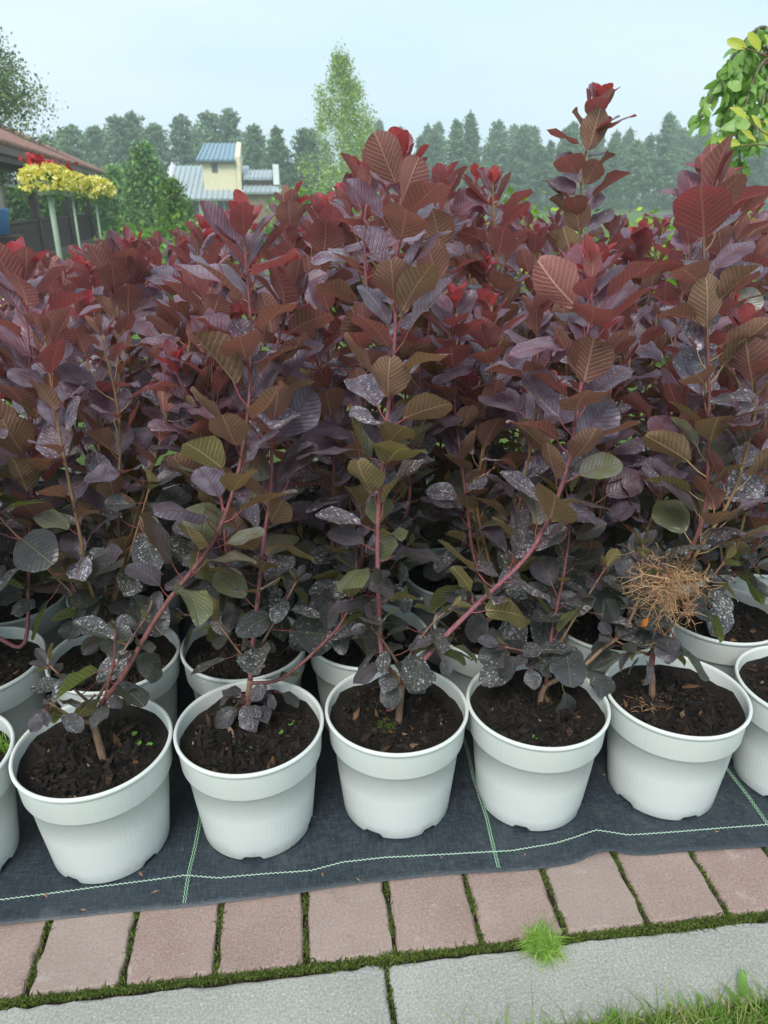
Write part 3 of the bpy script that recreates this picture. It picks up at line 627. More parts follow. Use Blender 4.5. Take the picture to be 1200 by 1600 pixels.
rosette(b, at_y(385, 1098, Y0-.02), 11, .044); low_branches(b, f+Vector((0, .02, .02)), 2, .085, .08, .20, .04, .24); rosette(b, at_y(425, 1070, Y0), 5, .04)
b = bush('smoke bush with straight brown trunk, one tall upright stem and one long leaning stem', (622, 1128)); Y0 = b.location.y
f = trunk(b, [b.location-Vector((0, 0, .02)), at_y(625, 1100, Y0), at_y(629, 1068, Y0)], .0075, .006)
shoot(b, screen_path([(629, 1068), (606, 1042), (594, 1000), (590, 830), (600, 700), (616, 540), (620, 400), (626, 320), (629, 258)], Y0, Y0+.07), .0056, .0023, M['stem_pink'], 'red', .12, .0165, .092)
shoot(b, screen_path([(629, 1068), (690, 1000), (740, 950), (830, 860), (880, 750), (905, 620), (920, 510), (926, 420)], Y0, Y0+.06), .0060, .0024, M['stem_pink'], 'red', .22, .0165, .092)
rosette(b, at_y(606, 1042, Y0-.01), 10, .047); low_branches(b, f+Vector((0, .02, .02)), 2, .085, .08, .20, .04, .24); rosette(b, at_y(690, 1015, Y0), 6, .045)
b = bush('smoke bush with low branches and a round green leaf hanging over the soil', (843, 1100)); Y0 = b.location.y
f = trunk(b, [b.location-Vector((0, 0, .02)), at_y(846, 1085, Y0), at_y(853, 1070, Y0)], .0068, .0056)
shoot(b, screen_path([(853, 1070), (905, 1045), (940, 1015), (975, 985), (1000, 925), (1005, 850)], Y0, Y0), .0055, .002, M['trunk'], 'red', .38, .028, .066, 0, 1, age_off=-.65)
shoot(b, screen_path([(853, 1070), (862, 990), (882, 890), (890, 810), (880, 740)], Y0, Y0+.08), .0042, .0018, M['stem_red'], 'red', .1, .024, .068, 0, 1, age_off=-.5)
rosette(b, at_y(822, 1030, Y0-.01), 8, .042); low_branches(b, f+Vector((0, .02, .02)), 2, .085, .08, .20, .04, .24); rosette(b, at_y(870, 1030, Y0+.01), 6, .045)
for (px, py, dx, s, c) in [(878, 1068, .2, .060, (.0, .45, .3, 1)), (905, 1062, 1.2, .062, (.0, .35, .6, 1))]:
    put_leaf(b, LEAF['tan']['old'][2], at_y(px, py, Y0-.02), Vector((dx, -.35, -.8 if dx < 1 else -.25)), Vector((.2, -.8, .6)), s, c)
b = bush('smoke bush carrying a tan tangle of dry flower threads', (1020, 1090)); Y0 = b.location.y; b5 = b
f = trunk(b, [b.location-Vector((0, 0, .02)), at_y(1019, 1065, Y0), at_y(1017, 1045, Y0)], .0072, .006)
shoot(b, screen_path([(1017, 1045), (1030, 960), (1060, 900), (1100, 800), (1108, 640), (1104, 500), (1100, 380), (1110, 320), (1108, 272)], Y0, Y0+.10), .0060, .0025, M['stem_red'], 'tan', .22, .0165, .094)
shoot(b, screen_path([(1040, 940), (1085, 870), (1150, 760), (1180, 620), (1172, 520)], Y0, Y0+.05), .0042, .002, M['stem_tan'], 'tan', .2, .019, .088, .8)
rosette(b, at_y(1008, 1015, Y0-.03), 5, .056, 'tan'); low_branches(b, f+Vector((0, .02, .02)), 2, .085, .08, .20, .04, .24); rosette(b, at_y(1035, 985, Y0), 5, .06, 'tan')
# dry flower plume: fine branching threads
m = MB(); g = random.Random(5); c0 = at_y(1052, 905, Y0-.03)
for i in range(84):
    a = g.uniform(0, 6.28); e = g.uniform(-1.25, .7); d0 = Vector((math.cos(a)*math.cos(e), math.sin(a)*math.cos(e)*.8, math.sin(e))); L = g.uniform(.05, .115)
    pts = [c0+Vector((g.gauss(0, .008), g.gauss(0, .008), g.gauss(0, .01)))]; d = d0.copy()
    for k in range(5): d = (d+Vector((g.gauss(0, .22), g.gauss(0, .22), g.gauss(-.10, .2)))).normalized(); pts.append(pts[-1]+d*L/5)
    m.tube([p-b.location for p in pts], [.0008, .0007, .0007, .0006, .0005, .0004], 3, 0, False)
    for q in range(11):
        k = g.randint(1, 4); p = pts[k].lerp(pts[k+1], g.random()); d = Vector((g.gauss(0, 1), g.gauss(0, 1), g.gauss(-.15, .9))).normalized(); l = g.uniform(.012, .034); mid = p+d*l*.5+Vector((g.gauss(0, .003), g.gauss(0, .003), g.gauss(0, .003)))
        m.tube([x-b.location for x in (p, mid, p+d*l)], [.0005, .00042, .0003], 3, 0, False)
tag(m.build('dry_flower_plume', M['straw'], b), 'tan tangle of dry flower threads', kind='stuff')
put_leaf(b, leaf_mesh('leaf', 31, M['orange'], .28, .6, .5, .08, .2, .3, .4, blade=M['orange']), at_y(1012, 960, Y0-.05), Vector((-.3, -.3, -.9)), Vector((0, -1, .3)), .030, (0, 0, .5, 1))
for i, lab in ((0, 'smoke bush in the pot with grass sprouting in its soil'), (6, 'smoke bush of the front row beside the one carrying dry flower threads')):
    x, y = FRONT[i]; e = empty('smoke_bush', (x, y, SOILZ)); tag(e, lab, 'bush'); p = Vector((x, y, SOILZ))
    f = trunk(e, [p-Vector((0, 0, .02)), p+Vector((.004, 0, .04)), p+Vector((-.006, .005, .08))], .007, .0056); sx = -1 if i == 0 else 1
    for (dx, dy, h) in ((sx*.10, .02, .75), (sx*.02+.05, .08, .62)): shoot(e, [f, f+Vector((dx*.5, dy*.4, h*.35)), f+Vector((dx, dy*.8, h*.7)), f+Vector((dx*1.1, dy, h))], .005, .0022, M['stem_red'], 'red', .2, .028, .074)
    rosette(e, f, 6, .042)

# ---- rear rows
PROF = [(-400, 420), (0, 385), (150, 345), (300, 330), (380, 300), (450, 285), (540, 270), (600, 255), (700, 250), (770, 258), (850, 318), (930, 325), (1000, 325), (1100, 260), (1200, 325), (1700, 330)]
def prof(x): return lerp_table(x, PROF)
EXTRA = {}   # explicit shoots (row, column nearest): photograph tip and distance
SPECIAL = [(1, [(0, 1072), (38, 1005), (45, 880), (50, 700), (46, 560), (40, 460), (34, 392)], 'red', .080, 1.0), (1, [(190, 960), (215, 800), (255, 650), (272, 548)], 'tan', .060, 1.0), (1, [(600, 960), (640, 760), (580, 500), (570, 330), (582, 250)], 'red', .078, 1.0),
           (1, [(760, 960), (745, 780), (765, 600), (768, 455)], 'tan', .072, 1.0), (1, [(1120, 980), (1150, 800), (1160, 620), (1158, 520)], 'tan', .074, .8), (1, [(350, 960), (320, 760), (315, 600), (330, 440), (330, 400)], 'red', .070, .5),
           (2, [(470, 900), (480, 700), (490, 500), (505, 400), (504, 300)], 'tan', .074, 1.0), (2, [(690, 880), (705, 650), (690, 450), (688, 340), (692, 262)], 'tan', .078, .85), (2, [(200, 850), (190, 650), (185, 480), (198, 362)], 'tan', .068, 1.0),
           (2, [(760, 860), (770, 620), (775, 420), (770, 262)], 'tan', .074, 1.0), (2, [(1190, 850), (1160, 640), (1135, 480), (1128, 330), (1130, 260)], 'tan', .076, .9), (2, [(280, 850), (290, 640), (300, 480), (312, 352)], 'tan', .068, .9),
           (3, [(865, 780), (885, 600), (905, 400), (908, 290), (922, 215), (940, 158)], 'tan', .078, .95), (3, [(450, 760), (448, 560), (452, 400), (458, 292)], 'tan', .074, 1.0), (3, [(540, 760), (545, 560), (540, 400), (538, 282)], 'tan', .074, .9)]
MATS = [M['stem_red'], M['stem_pink'], M['stem_tan'], M['stem_tan']]
for k, row in enumerate(ROWS):
    kk = k+1
    sp_by = {}
    for s in SPECIAL:
        if s[0] == kk:
            tx = at_y(s[1][0][0], s[1][0][1], row[0][1]).x; j = min(range(len(row)), key=lambda q: abs(row[q][0]-tx)); sp_by.setdefault(j, []).append(s)
    for j, (x, y) in enumerate(row):
        p = Vector((x+random.gauss(0, .012), y+random.gauss(0, .012), SOILZ)); e = empty('smoke_bush', p)
        tall = kk == 3 and any(s[1][-1][1] < 200 for s in sp_by.get(j, []))
        if tall: tag(e, 'smoke bush whose single leafy shoot stands tallest against the sky', 'bush')
        elif k == 0: tag(e, 'second-row smoke bush right behind '+FRONT_OF[min(range(7), key=lambda q: abs(FRONT[q][0]-x))], 'bush')
        else: tag(e, 'dark red smoke bush in the %s row of pots, counted from the kerb' % ORD[k], 'bush', 'bushes of the %s row' % ORD[k])
        f = trunk(e, [p-Vector((0, 0, .02)), p+Vector((random.gauss(0, .01), random.gauss(0, .01), .04)), p+Vector((random.gauss(0, .015), random.gauss(0, .015), random.uniform(.07, .11)))], .0075, .006)
        for s in sp_by.get(j, []):
            pl = screen_path([(q[0], q[1]+((24 if s[1][-1][1] > 200 else -6) if q is s[1][-1] or q is s[1][-2] else 0)) for q in s[1]], y, y+.05); kind = s[2]
            shoot(e, [f, f.lerp(pl[1], .5)]+pl[1:], .0052, .0022, M['stem_pink'] if kind == 'red' else M['stem_tan'], kind, .25, .014 if s[1][-1][1] < 200 else .018, s[3]*1.12, s[4], dens_low=1.1)
        nsh = [4, 3, 3, 4, 4][k]
        for q in range(nsh):
            a = q*2*math.pi/nsh+random.uniform(-.6, .6); rr = random.uniform(.05, .15); tx, ty = x+rr*math.cos(a), y+rr*math.sin(a)*.8
            cx, _ = px_of((tx, ty, 1.0)); lo = prof(cx)+22+(14 if cx < 460 else 0); ext = [(60, 330), (20, 240), (10, 150), (2, 90), (0, 60)][k]
            zt = at_y(cx, lo+random.uniform(*ext), ty).z
            zt = max(.62, min(1.42, zt)); T = Vector((tx, ty, zt))
            kind = 'tan' if random.random() < .6 else 'red'
            mid = f.lerp(T, .4)+Vector((math.cos(a), math.sin(a), 0))*random.uniform(.0, .04)
            shoot(e, [f, f.lerp(mid, .5)+Vector((math.cos(a)*.02, math.sin(a)*.02, 0)), mid, mid.lerp(T, .55)+Vector((random.gauss(0, .022), random.gauss(0, .022), 0)), T], .005, .0021, random.choice(MATS), kind,
                  [.14, .16, .18, .18, .16][k], [.024, .025, .025, .025, .025][k], random.uniform(.072, .088), random.choice((1.0, 1.0, .7, .45, .2, 0)), dens_low=[1.0, 1.1, 1.3, 1.5, 1.5][k], sub=5)
        if k < 2: rosette(e, f+Vector((0, 0, .03)), 6, .055, spread=.08)
        if k < 3: low_branches(e, f, 5 if k < 2 else 3, .092)

# ------------------------------------------------------------------ small growth in and around the pots
def leafy(name, label, cat, loc, leaves, mesh_list, group=None, stem=None):
    e = empty(name, loc); tag(e, label, cat, group)
    for (d, n, s, off) in leaves: put_leaf(e, random.choice(mesh_list), Vector(loc)+Vector(off), Vector(d), Vector(n), s, (0, 0, random.random(), 1))
    return e
SEEDL = [leaf_mesh('leaf', 50+i, M['seedling'], .48, .1, .1, .02, .6, .2, blade=M['seedling'], NV=4) for i in range(2)]
for (px, py, n) in [(186, 1166, 4), (203, 1170, 2), (220, 1171, 2), (197, 1155, 4), (396, 1170, 2), (448, 1140, 2), (840+6, 1150, 2)]:
    p = at_z(px, py, .206); pot_ = 1 if px < 300 else 0
    leafy('seedling', 'tiny round-leaved green seedling in the soil of the pot with the forked trunk' if pot_ else 'tiny green seedling sprouting from dark potting soil away from the forked trunk', 'seedling', p,
          [((math.cos(a), math.sin(a), .5), (0, 0, 1), .015, (0, 0, 0)) for a in [k*6.28/n+random.random() for k in range(n)]], SEEDL, 'seedlings beside the forked trunk' if pot_ else 'stray seedlings')
def tuft(name, label, cat, p, n, hgt, wid, rad, mat, group=None, lean=1.1, seed=0):
    g = np.random.default_rng(seed); r = rad*np.sqrt(g.random(n)); a = g.uniform(0, 6.283, n)
    P = np.stack([r*np.cos(a), r*np.sin(a), np.zeros(n)], 1); o = link(name, quad_mesh(name, blades(P, hgt, wid, g, lean), mat), None, p); return tag(o, label, cat, group)
tuft('grass_tuft', 'bright green grass tuft rooted in the moss joint beside the kerb', 'grass tuft', at_z(848, 1484, -.004), 800, .022, .0016, .021, M['tuft'], lean=1.7, seed=1)
tuft('moss_patch', 'round moss patch at the foot of the straight brown trunk', 'moss', at_z(606, 1138, .2055), 900, .008, .0024, .018, M['moss'], seed=2)
tuft('moss_patch', 'moss patch in the pot with mottled leaves round its stem', 'moss', at_z(372, 1164, .2055), 260, .006, .002, .009, M['moss'], seed=3)
tuft('grass_sprout', 'thin grass sprout growing in the soil of a white pot', 'grass tuft', at_z(6, 1172, .205), 60, .03, .0014, .012, M['tuft'], seed=4, lean=1.5)
g = random.Random(9); m = MB()
for i in range(46):
    p = at_z(g.gauss(1015, 26), g.gauss(1098, 9), .2115); a = g.uniform(0, 6.28); l = g.uniform(.01, .04); d = Vector((math.cos(a), math.sin(a), 0))*l
    m.tube([p-d*.5, p+Vector((0, 0, g.uniform(.001, .006))), p+d*.5+Vector((g.gauss(0, .003), g.gauss(0, .003), 0))], [.0004]*3, 3, 0, False)
tag(m.build('straw_litter', M['straw']), 'thin straw litter lying on the soil below the dry flower tangle', 'straw', kind='stuff')
o = put_leaf(empty('fallen_leaf', at_z(603, 1112, .209)), leaf_mesh('leaf', 61, M['redleaf'], .2, .4, .1, .03, .2, 0, blade=M['redleaf'], NV=4), at_z(598, 1112, .2105), Vector((1, .1, .05)), Vector((0, 0, 1)), .018, (0, 0, 0, 1))
tag(o.parent, 'small red fallen leaf on the soil beside the straight trunk', 'leaf')
# lawn strip in front of the kerb
g = np.random.default_rng(12); n = 11000; x = g.uniform(-.1, 1.25, n); y = .676-np.abs(g.normal(0, .05, n))-.004; keep = g.random(n) < np.clip((x-.02)/.55, .10, 1); P = np.stack([x, y, np.full(n, -.028)], 1)[keep]
V = [blades(P, .042, .0021, g, 1.2)]
n = 90; x = g.uniform(.12, .62, n); P = np.stack([x, .678-g.random(n)*.02, np.full(n, -.026)], 1); V.append(blades(P, .062, .0011, g, .9))
tag(link('grass', quad_mesh('grass', np.concatenate(V), M['grass'])), 'short green grass growing along the front of the kerb', 'grass', kind='stuff')
n = 420; x = g.uniform(.15, 1.2, n); P = np.stack([x, .67-g.random(n)*.06, -.022+g.random(n)*.012], 1)
tag(link('dead_grass_litter', quad_mesh('dead_grass_litter', leaf_quads(P, .012, .35, 0, g, .8), M['litter'])), 'dry brown leaf litter among the grass along the kerb', 'litter', kind='stuff')
WEED = [leaf_mesh('leaf', 70+i, M['weed'], .19+.03*i, .3, .18, .06, .25, .1, .2*(i-1), .85, blade=M['weed']) for i in range(3)]
for (px, py, n, s) in [(1092, 1590, 3, .052), (1150, 1575, 5, .055), (795, 1606, 2, .040), (962, 1604, 3, .036), (1192, 1575, 5, .05), (1130, 1600, 4, .045), (1040, 1606, 3, .03), (900, 1612, 3, .03)]:
    p = at_z(px, py, -.026); p.y = min(p.y, .672); e = empty('broadleaf_weed', p); tag(e, 'bright green broad-leaved weed in the grass beside the kerb', 'weed', 'broadleaf weeds by the kerb')
    for k in range(n):
        a = random.uniform(0, 6.28); be = random.uniform(.2, .75); put_leaf(e, random.choice(WEED), p, Vector((math.cos(a)*math.sin(be), math.sin(a)*math.sin(be), math.cos(be))), Vector((-math.cos(a)*math.cos(be), -math.sin(a)*math.cos(be)-.2, math.sin(be))), s*.85*random.uniform(.6, 1.15), (0, 0, random.random(), 1), random.gauss(0, .5))

# ------------------------------------------------------------------ trees and shrubs
def crown_tree(name, label, cat, loc, trunk_h, trunk_r, V, leaf_mat, bark_mat, group=None, limbs=()):
    e = empty(name, loc); tag(e, label, cat, group); m = MB()
    m.tube([(0, 0, -.05), (.02*trunk_h, 0, trunk_h*.4), (0, .01*trunk_h, trunk_h*.8), (0, 0, trunk_h)], [trunk_r, trunk_r*.75, trunk_r*.4, trunk_r*.12], 7)
    for a, b_, r in limbs: m.tube([a, Vector(a).lerp(Vector(b_), .5)+Vector((0, 0, .05)), b_], [r, r*.7, r*.25], 5)
    m.build('trunk', bark_mat, e, True); link('crown', quad_mesh('crown', V, leaf_mat), e); return e
def copy_tree(src, loc, rz, sc, label=None):
    e = src.copy(); col.objects.link(e); e.location = loc; e.rotation_euler = (0, 0, rz); e.scale = (sc[0], sc[0], sc[1])
    if label: e['label'] = label
    for ch in src.children: c = ch.copy(); col.objects.link(c); c.parent = e
    return e
def pine_crown(g, H, base, wid, nb, pointed):
    P = []
    for i in range(nb):
        t = (i+g.random())/nb; z = H*(base+(1-base)*t); prof_ = (1-t)**(.75 if pointed else .45)*(min(1, .35+t*3)); L = wid*prof_*g.uniform(.55, 1.15)+.15; a = i*2.4+g.normal()*.4
        n = int(26+26*L/wid*2); s = g.random(n)**.6; rise = g.uniform(-.05, .35)
        c = np.stack([np.cos(a)*L*s, np.sin(a)*L*s, z+L*s*rise], 1); P.append(c+g.normal(size=(n, 3))*np.array([.16, .16, .10])*(.7+.5*wid/2))
    P.append(np.array([[0, 0, H]])+g.normal(size=(30, 3))*np.array([.08, .08, .25])); return np.concatenate(P)
PROTO = []
for i in range(6):
    g = np.random.default_rng(100+i); pointed = i < 3; H = 12.5; Pn = pine_crown(g, H, .26 if pointed else .22, 2.6 if pointed else 3.3, 100, pointed)
    V = leaf_quads(Pn, .42 if pointed else .46, .42, -.25, g, .2)
    PROTO.append((V, pointed))
pines = []
LABP = ('pointed pine standing in the far pine wood', 'round-crowned pine standing in the far pine wood')
spots = []
for x in range(108, 490, 36): spots.append((x+random.uniform(-13, 13), random.uniform(172, 210), random.uniform(70, 84), 0))
for x in range(100, 500, 48): spots.append((x+random.uniform(-10, 10), random.uniform(196, 220), random.uniform(88, 100), 0))
for x in range(580, 1300, 19): spots.append((x+random.uniform(-11, 11), random.uniform(178, 232), random.uniform(80, 104), 1 if random.random() < .65 else 0))
for x in range(480, 1300, 30): spots.append((x+random.uniform(-10, 10), random.uniform(188, 222), random.uniform(106, 125), 1))
for x in (-60, -20, 40, 70, 95): spots.append((x, random.uniform(205, 225), random.uniform(85, 95), 0))
made = {}
for i, (px, py, Y, pt) in enumerate(spots):
    top = at_y(px, py, Y); vi = random.randrange(3)+(0 if pt else 3); h = (top.z+.03)/12.5; loc = (top.x, Y, -.03)
    if vi not in made:
        made[vi] = crown_tree('pine_tree', LABP[0 if pt else 1], 'tree', loc, 12.2, .17, PROTO[vi][0], M['pine'], M['pine_bark'], 'pointed pines of the far wood' if pt else 'round-crowned pines of the far wood'); e = made[vi]; e.scale = (h*1.05, h*1.05, h)
    else: e = copy_tree(made[vi], loc, random.uniform(0, 6.28), (h*random.uniform(.9, 1.2), h))
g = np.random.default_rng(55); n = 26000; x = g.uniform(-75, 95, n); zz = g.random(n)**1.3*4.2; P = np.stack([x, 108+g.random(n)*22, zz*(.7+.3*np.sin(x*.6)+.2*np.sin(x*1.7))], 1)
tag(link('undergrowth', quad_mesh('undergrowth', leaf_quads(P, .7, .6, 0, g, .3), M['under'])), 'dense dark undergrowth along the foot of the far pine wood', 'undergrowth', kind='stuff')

def broad_crown(g, H, base, rad, n, clumps, squash=1.0, spread=.35, shape=.5):
    P = []
    for i in range(clumps):
        t = g.random(); z = base+(H-base)*t; r = rad*math.sin(math.pi*min(1, .12+.86*t))**shape*(1-.55*t)*1.25; a = g.uniform(0, 6.28); rr = r*g.random()**.4
        c = np.array([rr*math.cos(a), rr*math.sin(a), z]); k = n//clumps; P.append(c+g.normal(size=(k, 3))*np.array([spread, spread, spread*squash])*(1-.5*t))
    return np.concatenate(P)
g = np.random.default_rng(71); top = at_y(532, 84, 34); H = top.z; P = broad_crown(g, H*.97, .8, 1.7, 17000, 120, 1.5, .22)
P = np.concatenate([P, np.array([0, 0, H])+g.normal(size=(160, 3))*np.array([.14, .14, .4])-np.array([0, 0, .3])])
crown_tree('birch_tree', 'pale green slender birch rising above the pines', 'tree', (top.x, 34, -.03), H*.97, .10, leaf_quads(P, .095, .55, .6, g, .1), M['birch'], M['birch_bark'], None,
           [((0, 0, H*.3+i*.55), (math.cos(i*2.4)*(1.3-.12*i), math.sin(i*2.4)*(1.3-.12*i), H*.42+i*.6), .025) for i in range(8)])
g = np.random.default_rng(72); top = at_y(-55, 20, 22); H = top.z; P = []
for i in range(120):
    a = i*2.4; t = g.random(); z = H*(.28+.7*t); L = (2.35*(1-t)**.8+.25)*g.uniform(.5, 1.1); k = 150; s = g.random(k)**.6
    P.append(np.stack([np.cos(a)*L*s, np.sin(a)*L*s, z+L*s*.45-(s**2)*.35], 1)+g.normal(size=(k, 3))*np.array([.13, .13, .2]))
crown_tree('birch_tree', 'darker drooping birch standing behind the pavilion roof', 'tree', (top.x, 22, -.03), H, .10, leaf_quads(np.concatenate(P), .075, .6, .7, g, .1), M['birch_d'], M['birch_bark'], None,
           [((0, 0, H*.3+i*.4), (math.cos(i*2.4)*(1.7-.13*i), math.sin(i*2.4)*(1.7-.13*i), H*.42+i*.42), .03) for i in range(10)])
def conifer(px, py, Y, wid, n, mat, label, seed, size=.13):
    g = np.random.default_rng(seed); top = at_y(px, py, Y); H = top.z; P = []
    for i in range(n):
        t = (i+g.random())/n; z = H*(.05+.93*t); L = wid*(1-t)**.8*g.uniform(.65, 1.1)+.06; a = i*2.4; k = 60; s = g.random(k)**.6
        P.append(np.stack([np.cos(a)*L*s, np.sin(a)*L*s, z+L*s*.12+s*s*.1], 1)+g.normal(size=(k, 3))*np.array([.10, .10, .08]))
    return crown_tree('larch_tree', label, 'tree', (top.x, Y, -.03), H, .08, leaf_quads(np.concatenate(P), size, .5, .2, g, .2), mat, M['bark'])
conifer(222, 228, 24, 1.25, 90, M['spruce'], 'bushy green conifer standing in front of the grey-roofed house', 81)
conifer(178, 262, 27, 1.0, 60, M['spruce'], 'lower green conifer between the pavilion roof and the bushy conifer', 82)
conifer(268, 285, 20, .75, 60, M['shrub'], 'small bright green conical tree beside the bushy conifer', 83, .09)
def shrub(px, py, Y, wid, mat, label, group, seed, n=1400, size=.05, name='garden_shrub', cat='shrub'):
    g = np.random.default_rng(seed); top = at_y(px, py, Y); H = max(.3, top.z); P = []
    for i in range(26):
        a = g.uniform(0, 6.28); t = g.random(); r = wid*math.sqrt(g.random())*(1-.45*t); c = np.array([r*math.cos(a), r*math.sin(a), H*(.12+.82*t)*(1-.25*(r/wid)**2)]); P.append(c+g.normal(size=(n//26, 3))*np.array([wid*.2, wid*.2, H*.07]))
    e = empty(name, (top.x, Y, -.03)); tag(e, label, cat, group); m = MB()
    for q in range(5): a = q*1.26; m.tube([(0, 0, 0), (math.cos(a)*wid*.25, math.sin(a)*wid*.25, H*.4), (math.cos(a)*wid*.5, math.sin(a)*wid*.5, H*.8)], [.012, .009, .004], 5)
    m.build('stem', M['bark'], e); link('foliage', quad_mesh('foliage', leaf_quads(np.concatenate(P), size, .6, 0, g, .4), mat), e); return e
for i, (px, py, Y, w) in enumerate([(850, 300, 6.5, .6), (905, 318, 7.5, .6), (1000, 330, 6.0, .5), (760, 345, 6.5, .6), (640, 335, 7.0, .6), (1060, 340, 6.2, .6), (1190, 315, 5.2, .55), (1150, 345, 6.8, .6), (520, 340, 7.5, .55), (1290, 300, 5.6, .6)]):
    shrub(px, py, Y, w, M['lime'] if i % 3 != 1 else M['shrub'], 'lime green garden shrub showing through gaps behind the red bushes' if i % 3 != 1 else 'mid green garden shrub showing through gaps behind the red bushes', 'lime shrubs behind the bushes' if i % 3 != 1 else 'mid green shrubs behind the bushes', 200+i, 1600, .06)
for i, (px, py, Y, w) in enumerate([(250, 330, 12, .8), (300, 350, 10, .7), (440, 345, 11, .7), (205, 350, 10.5, .6), (560, 300, 16, 1.2), (480, 290, 17, 1.2)]):
    shrub(px, py, Y, w, M['shrub'], 'rounded green shrub in the garden before the grey-roofed house', 'shrubs before the house', 230+i, 1800, .08)
for i, (px, py, Y) in enumerate([(2, 480, 3.6), (118, 478, 3.7), (190, 470, 3.9), (830, 400, 4.2), (30, 500, 3.3)]):
    e = empty('marigold', at_z(px, py, 0) if False else Vector((at_y(px, py, Y).x, Y, -.03))); tag(e, 'yellow flowering plant half hidden behind the red bushes', 'flower', 'yellow flowers behind the bushes'); H = max(.15, at_y(px, py, Y).z); g = np.random.default_rng(300+i)
    m = MB(); m.tube([(0, 0, 0), (.01, 0, H*.5), (0, 0, H)], [.008, .006, .004], 5); m.build('stem', M['weed'], e)
    P = np.array([0, 0, H])+g.normal(size=(90, 3))*np.array([.06, .06, .035]); link('petals', quad_mesh('petals', leaf_quads(P, .035, .7, 0, g, .6), M['yellow_fl']), e)
    P = np.array([0, 0, H*.6])+g.normal(size=(160, 3))*np.array([.08, .08, H*.18]); link('foliage', quad_mesh('foliage', leaf_quads(P, .05, .45, 0, g, .4), M['shrub']), e)

# hedge seen through the pavilion, weeping broad-leaved tree and golden shrub at the side
g = np.random.default_rng(61); n = 9000; P = np.stack([g.uniform(-13, -6.0, n), 33+g.random(n)*1.5, g.random(n)*1.75], 1)
e = empty('clipped_hedge', (-9.5, 33.7, -.03)); tag(e, 'tall green hedge seen beneath the pavilion roof', 'hedge'); P -= np.array([-9.5, 33.7, -.03])
link('foliage', quad_mesh('foliage', leaf_quads(P, .2, .6, 0, g, .2), M['hedge']), e); m = MB(); [m.tube([(x, 0, 0), (x, .1, 1.5)], [.04, .02], 5) for x in (-3, -2, -1, 0, 1, 2, 3)]; m.build('stem', M['bark'], e)

LIND = [leaf_mesh('leaf', 90+i, M['weed'], .46, .12, .15+.1*i, .04, .35, .45, .2*(i-1), blade=M['linden'], heart=(i != 1)) for i in range(3)]
tb = at_y(1235, 330, 4.2); e = empty('weeping_tree', (tb.x, 4.2, -.03)); tag(e, 'weeping tree with broad bright green leaves against the sky', 'tree'); base = Vector(e.location)
m = MB(); tp = at_y(1222, 70, 4.2); m.tube([(0, 0, 0), (.02, .02, .8), tuple(tp-base)], [.045, .04, .022], 8); m.build('trunk', M['bark'], e, True)
WT = [[(1222, 75), (1195, 42), (1165, 62), (1140, 100), (1128, 140)], [(1222, 70), (1185, 60), (1150, 100), (1120, 140), (1092, 190)], [(1222, 80), (1180, 90), (1150, 140), (1128, 190), (1122, 238)], [(1222, 80), (1190, 100), (1170, 150), (1150, 215)],
      [(1222, 70), (1205, 45), (1185, 90), (1180, 150), (1172, 235)], [(1222, 85), (1200, 120), (1190, 180), (1185, 230)], [(1222, 90), (1170, 110), (1135, 125), (1105, 150)], [(1222, 75), (1230, 60), (1240, 120), (1235, 200)], [(1222, 80), (1210, 140), (1212, 210)],
      [(1222, 78), (1176, 78), (1146, 122), (1138, 170), (1140, 250)], [(1222, 85), (1160, 130), (1150, 180), (1160, 280)]]
for i, w in enumerate(WT):
    Ya = 4.2; Yb = 4.2+random.uniform(-.45, .35); pth = smooth_path(screen_path(w, Ya, Yb), .03); mm = MB(); mm.tube([p-base for p in pth], [.010-.007*k/len(pth) for k in range(len(pth))], 5); mm.build('branch', M['bark'], e, True)
    for k in range(2, len(pth)):
        for rep in range(3 if k > 4 else 1):
            a = random.uniform(0, 6.28); d = Vector((math.cos(a)*.8, math.sin(a)*.8, random.uniform(-.9, .1))); nrm = Vector((math.cos(a)*.5, math.sin(a)*.5-.25, .8))
            put_leaf(e, random.choice(LIND), pth[k], d, nrm, random.uniform(.045, .075), (0, 0, random.random(), 1), random.gauss(0, .6))
YL = [leaf_mesh('leaf', 95+i, M['yleaf'], .22, .25, .1, .03, .2, .1, .1*i, blade=M['yleaf']) for i in range(2)]
tb = at_y(1245, 330, 2.9); e = empty('golden_shrub', (tb.x, 2.9, -.03)); tag(e, 'golden shrub with slim yellow leaves in front of the weeping tree', 'shrub'); base = Vector(e.location)
m = MB(); m.tube([(0, 0, 0), tuple(at_y(1240, 250, 2.9)-base), tuple(at_y(1232, 60, 2.9)-base)], [.014, .010, .005], 6); m.build('stem', M['bark'], e, True)
for w in ([(1236, 130), (1205, 92), (1172, 78), (1160, 74)], [(1240, 240), (1205, 215), (1180, 198), (1166, 182)], [(1240, 250), (1200, 228), (1170, 226), (1158, 228)]):
    pth = smooth_path(screen_path(w, 2.9, 2.85), .02); mm = MB(); mm.tube([p-base for p in pth], [.004-.0025*k/len(pth) for k in range(len(pth))], 5); mm.build('branch', M['stem_tan'], e, True)
    for k in range(2, len(pth), 3):
        T = (pth[k]-pth[k-1]).normalized(); a = k*2.4; d = T+Vector((0, 0, math.cos(a)))*.9+Vector((0, math.sin(a), 0))*.5
        put_leaf(e, random.choice(YL), pth[k], d, Vector((0, -.7, .6)), random.uniform(.06, .09), (0, 0, random.random(), 1), random.gauss(0, .4))

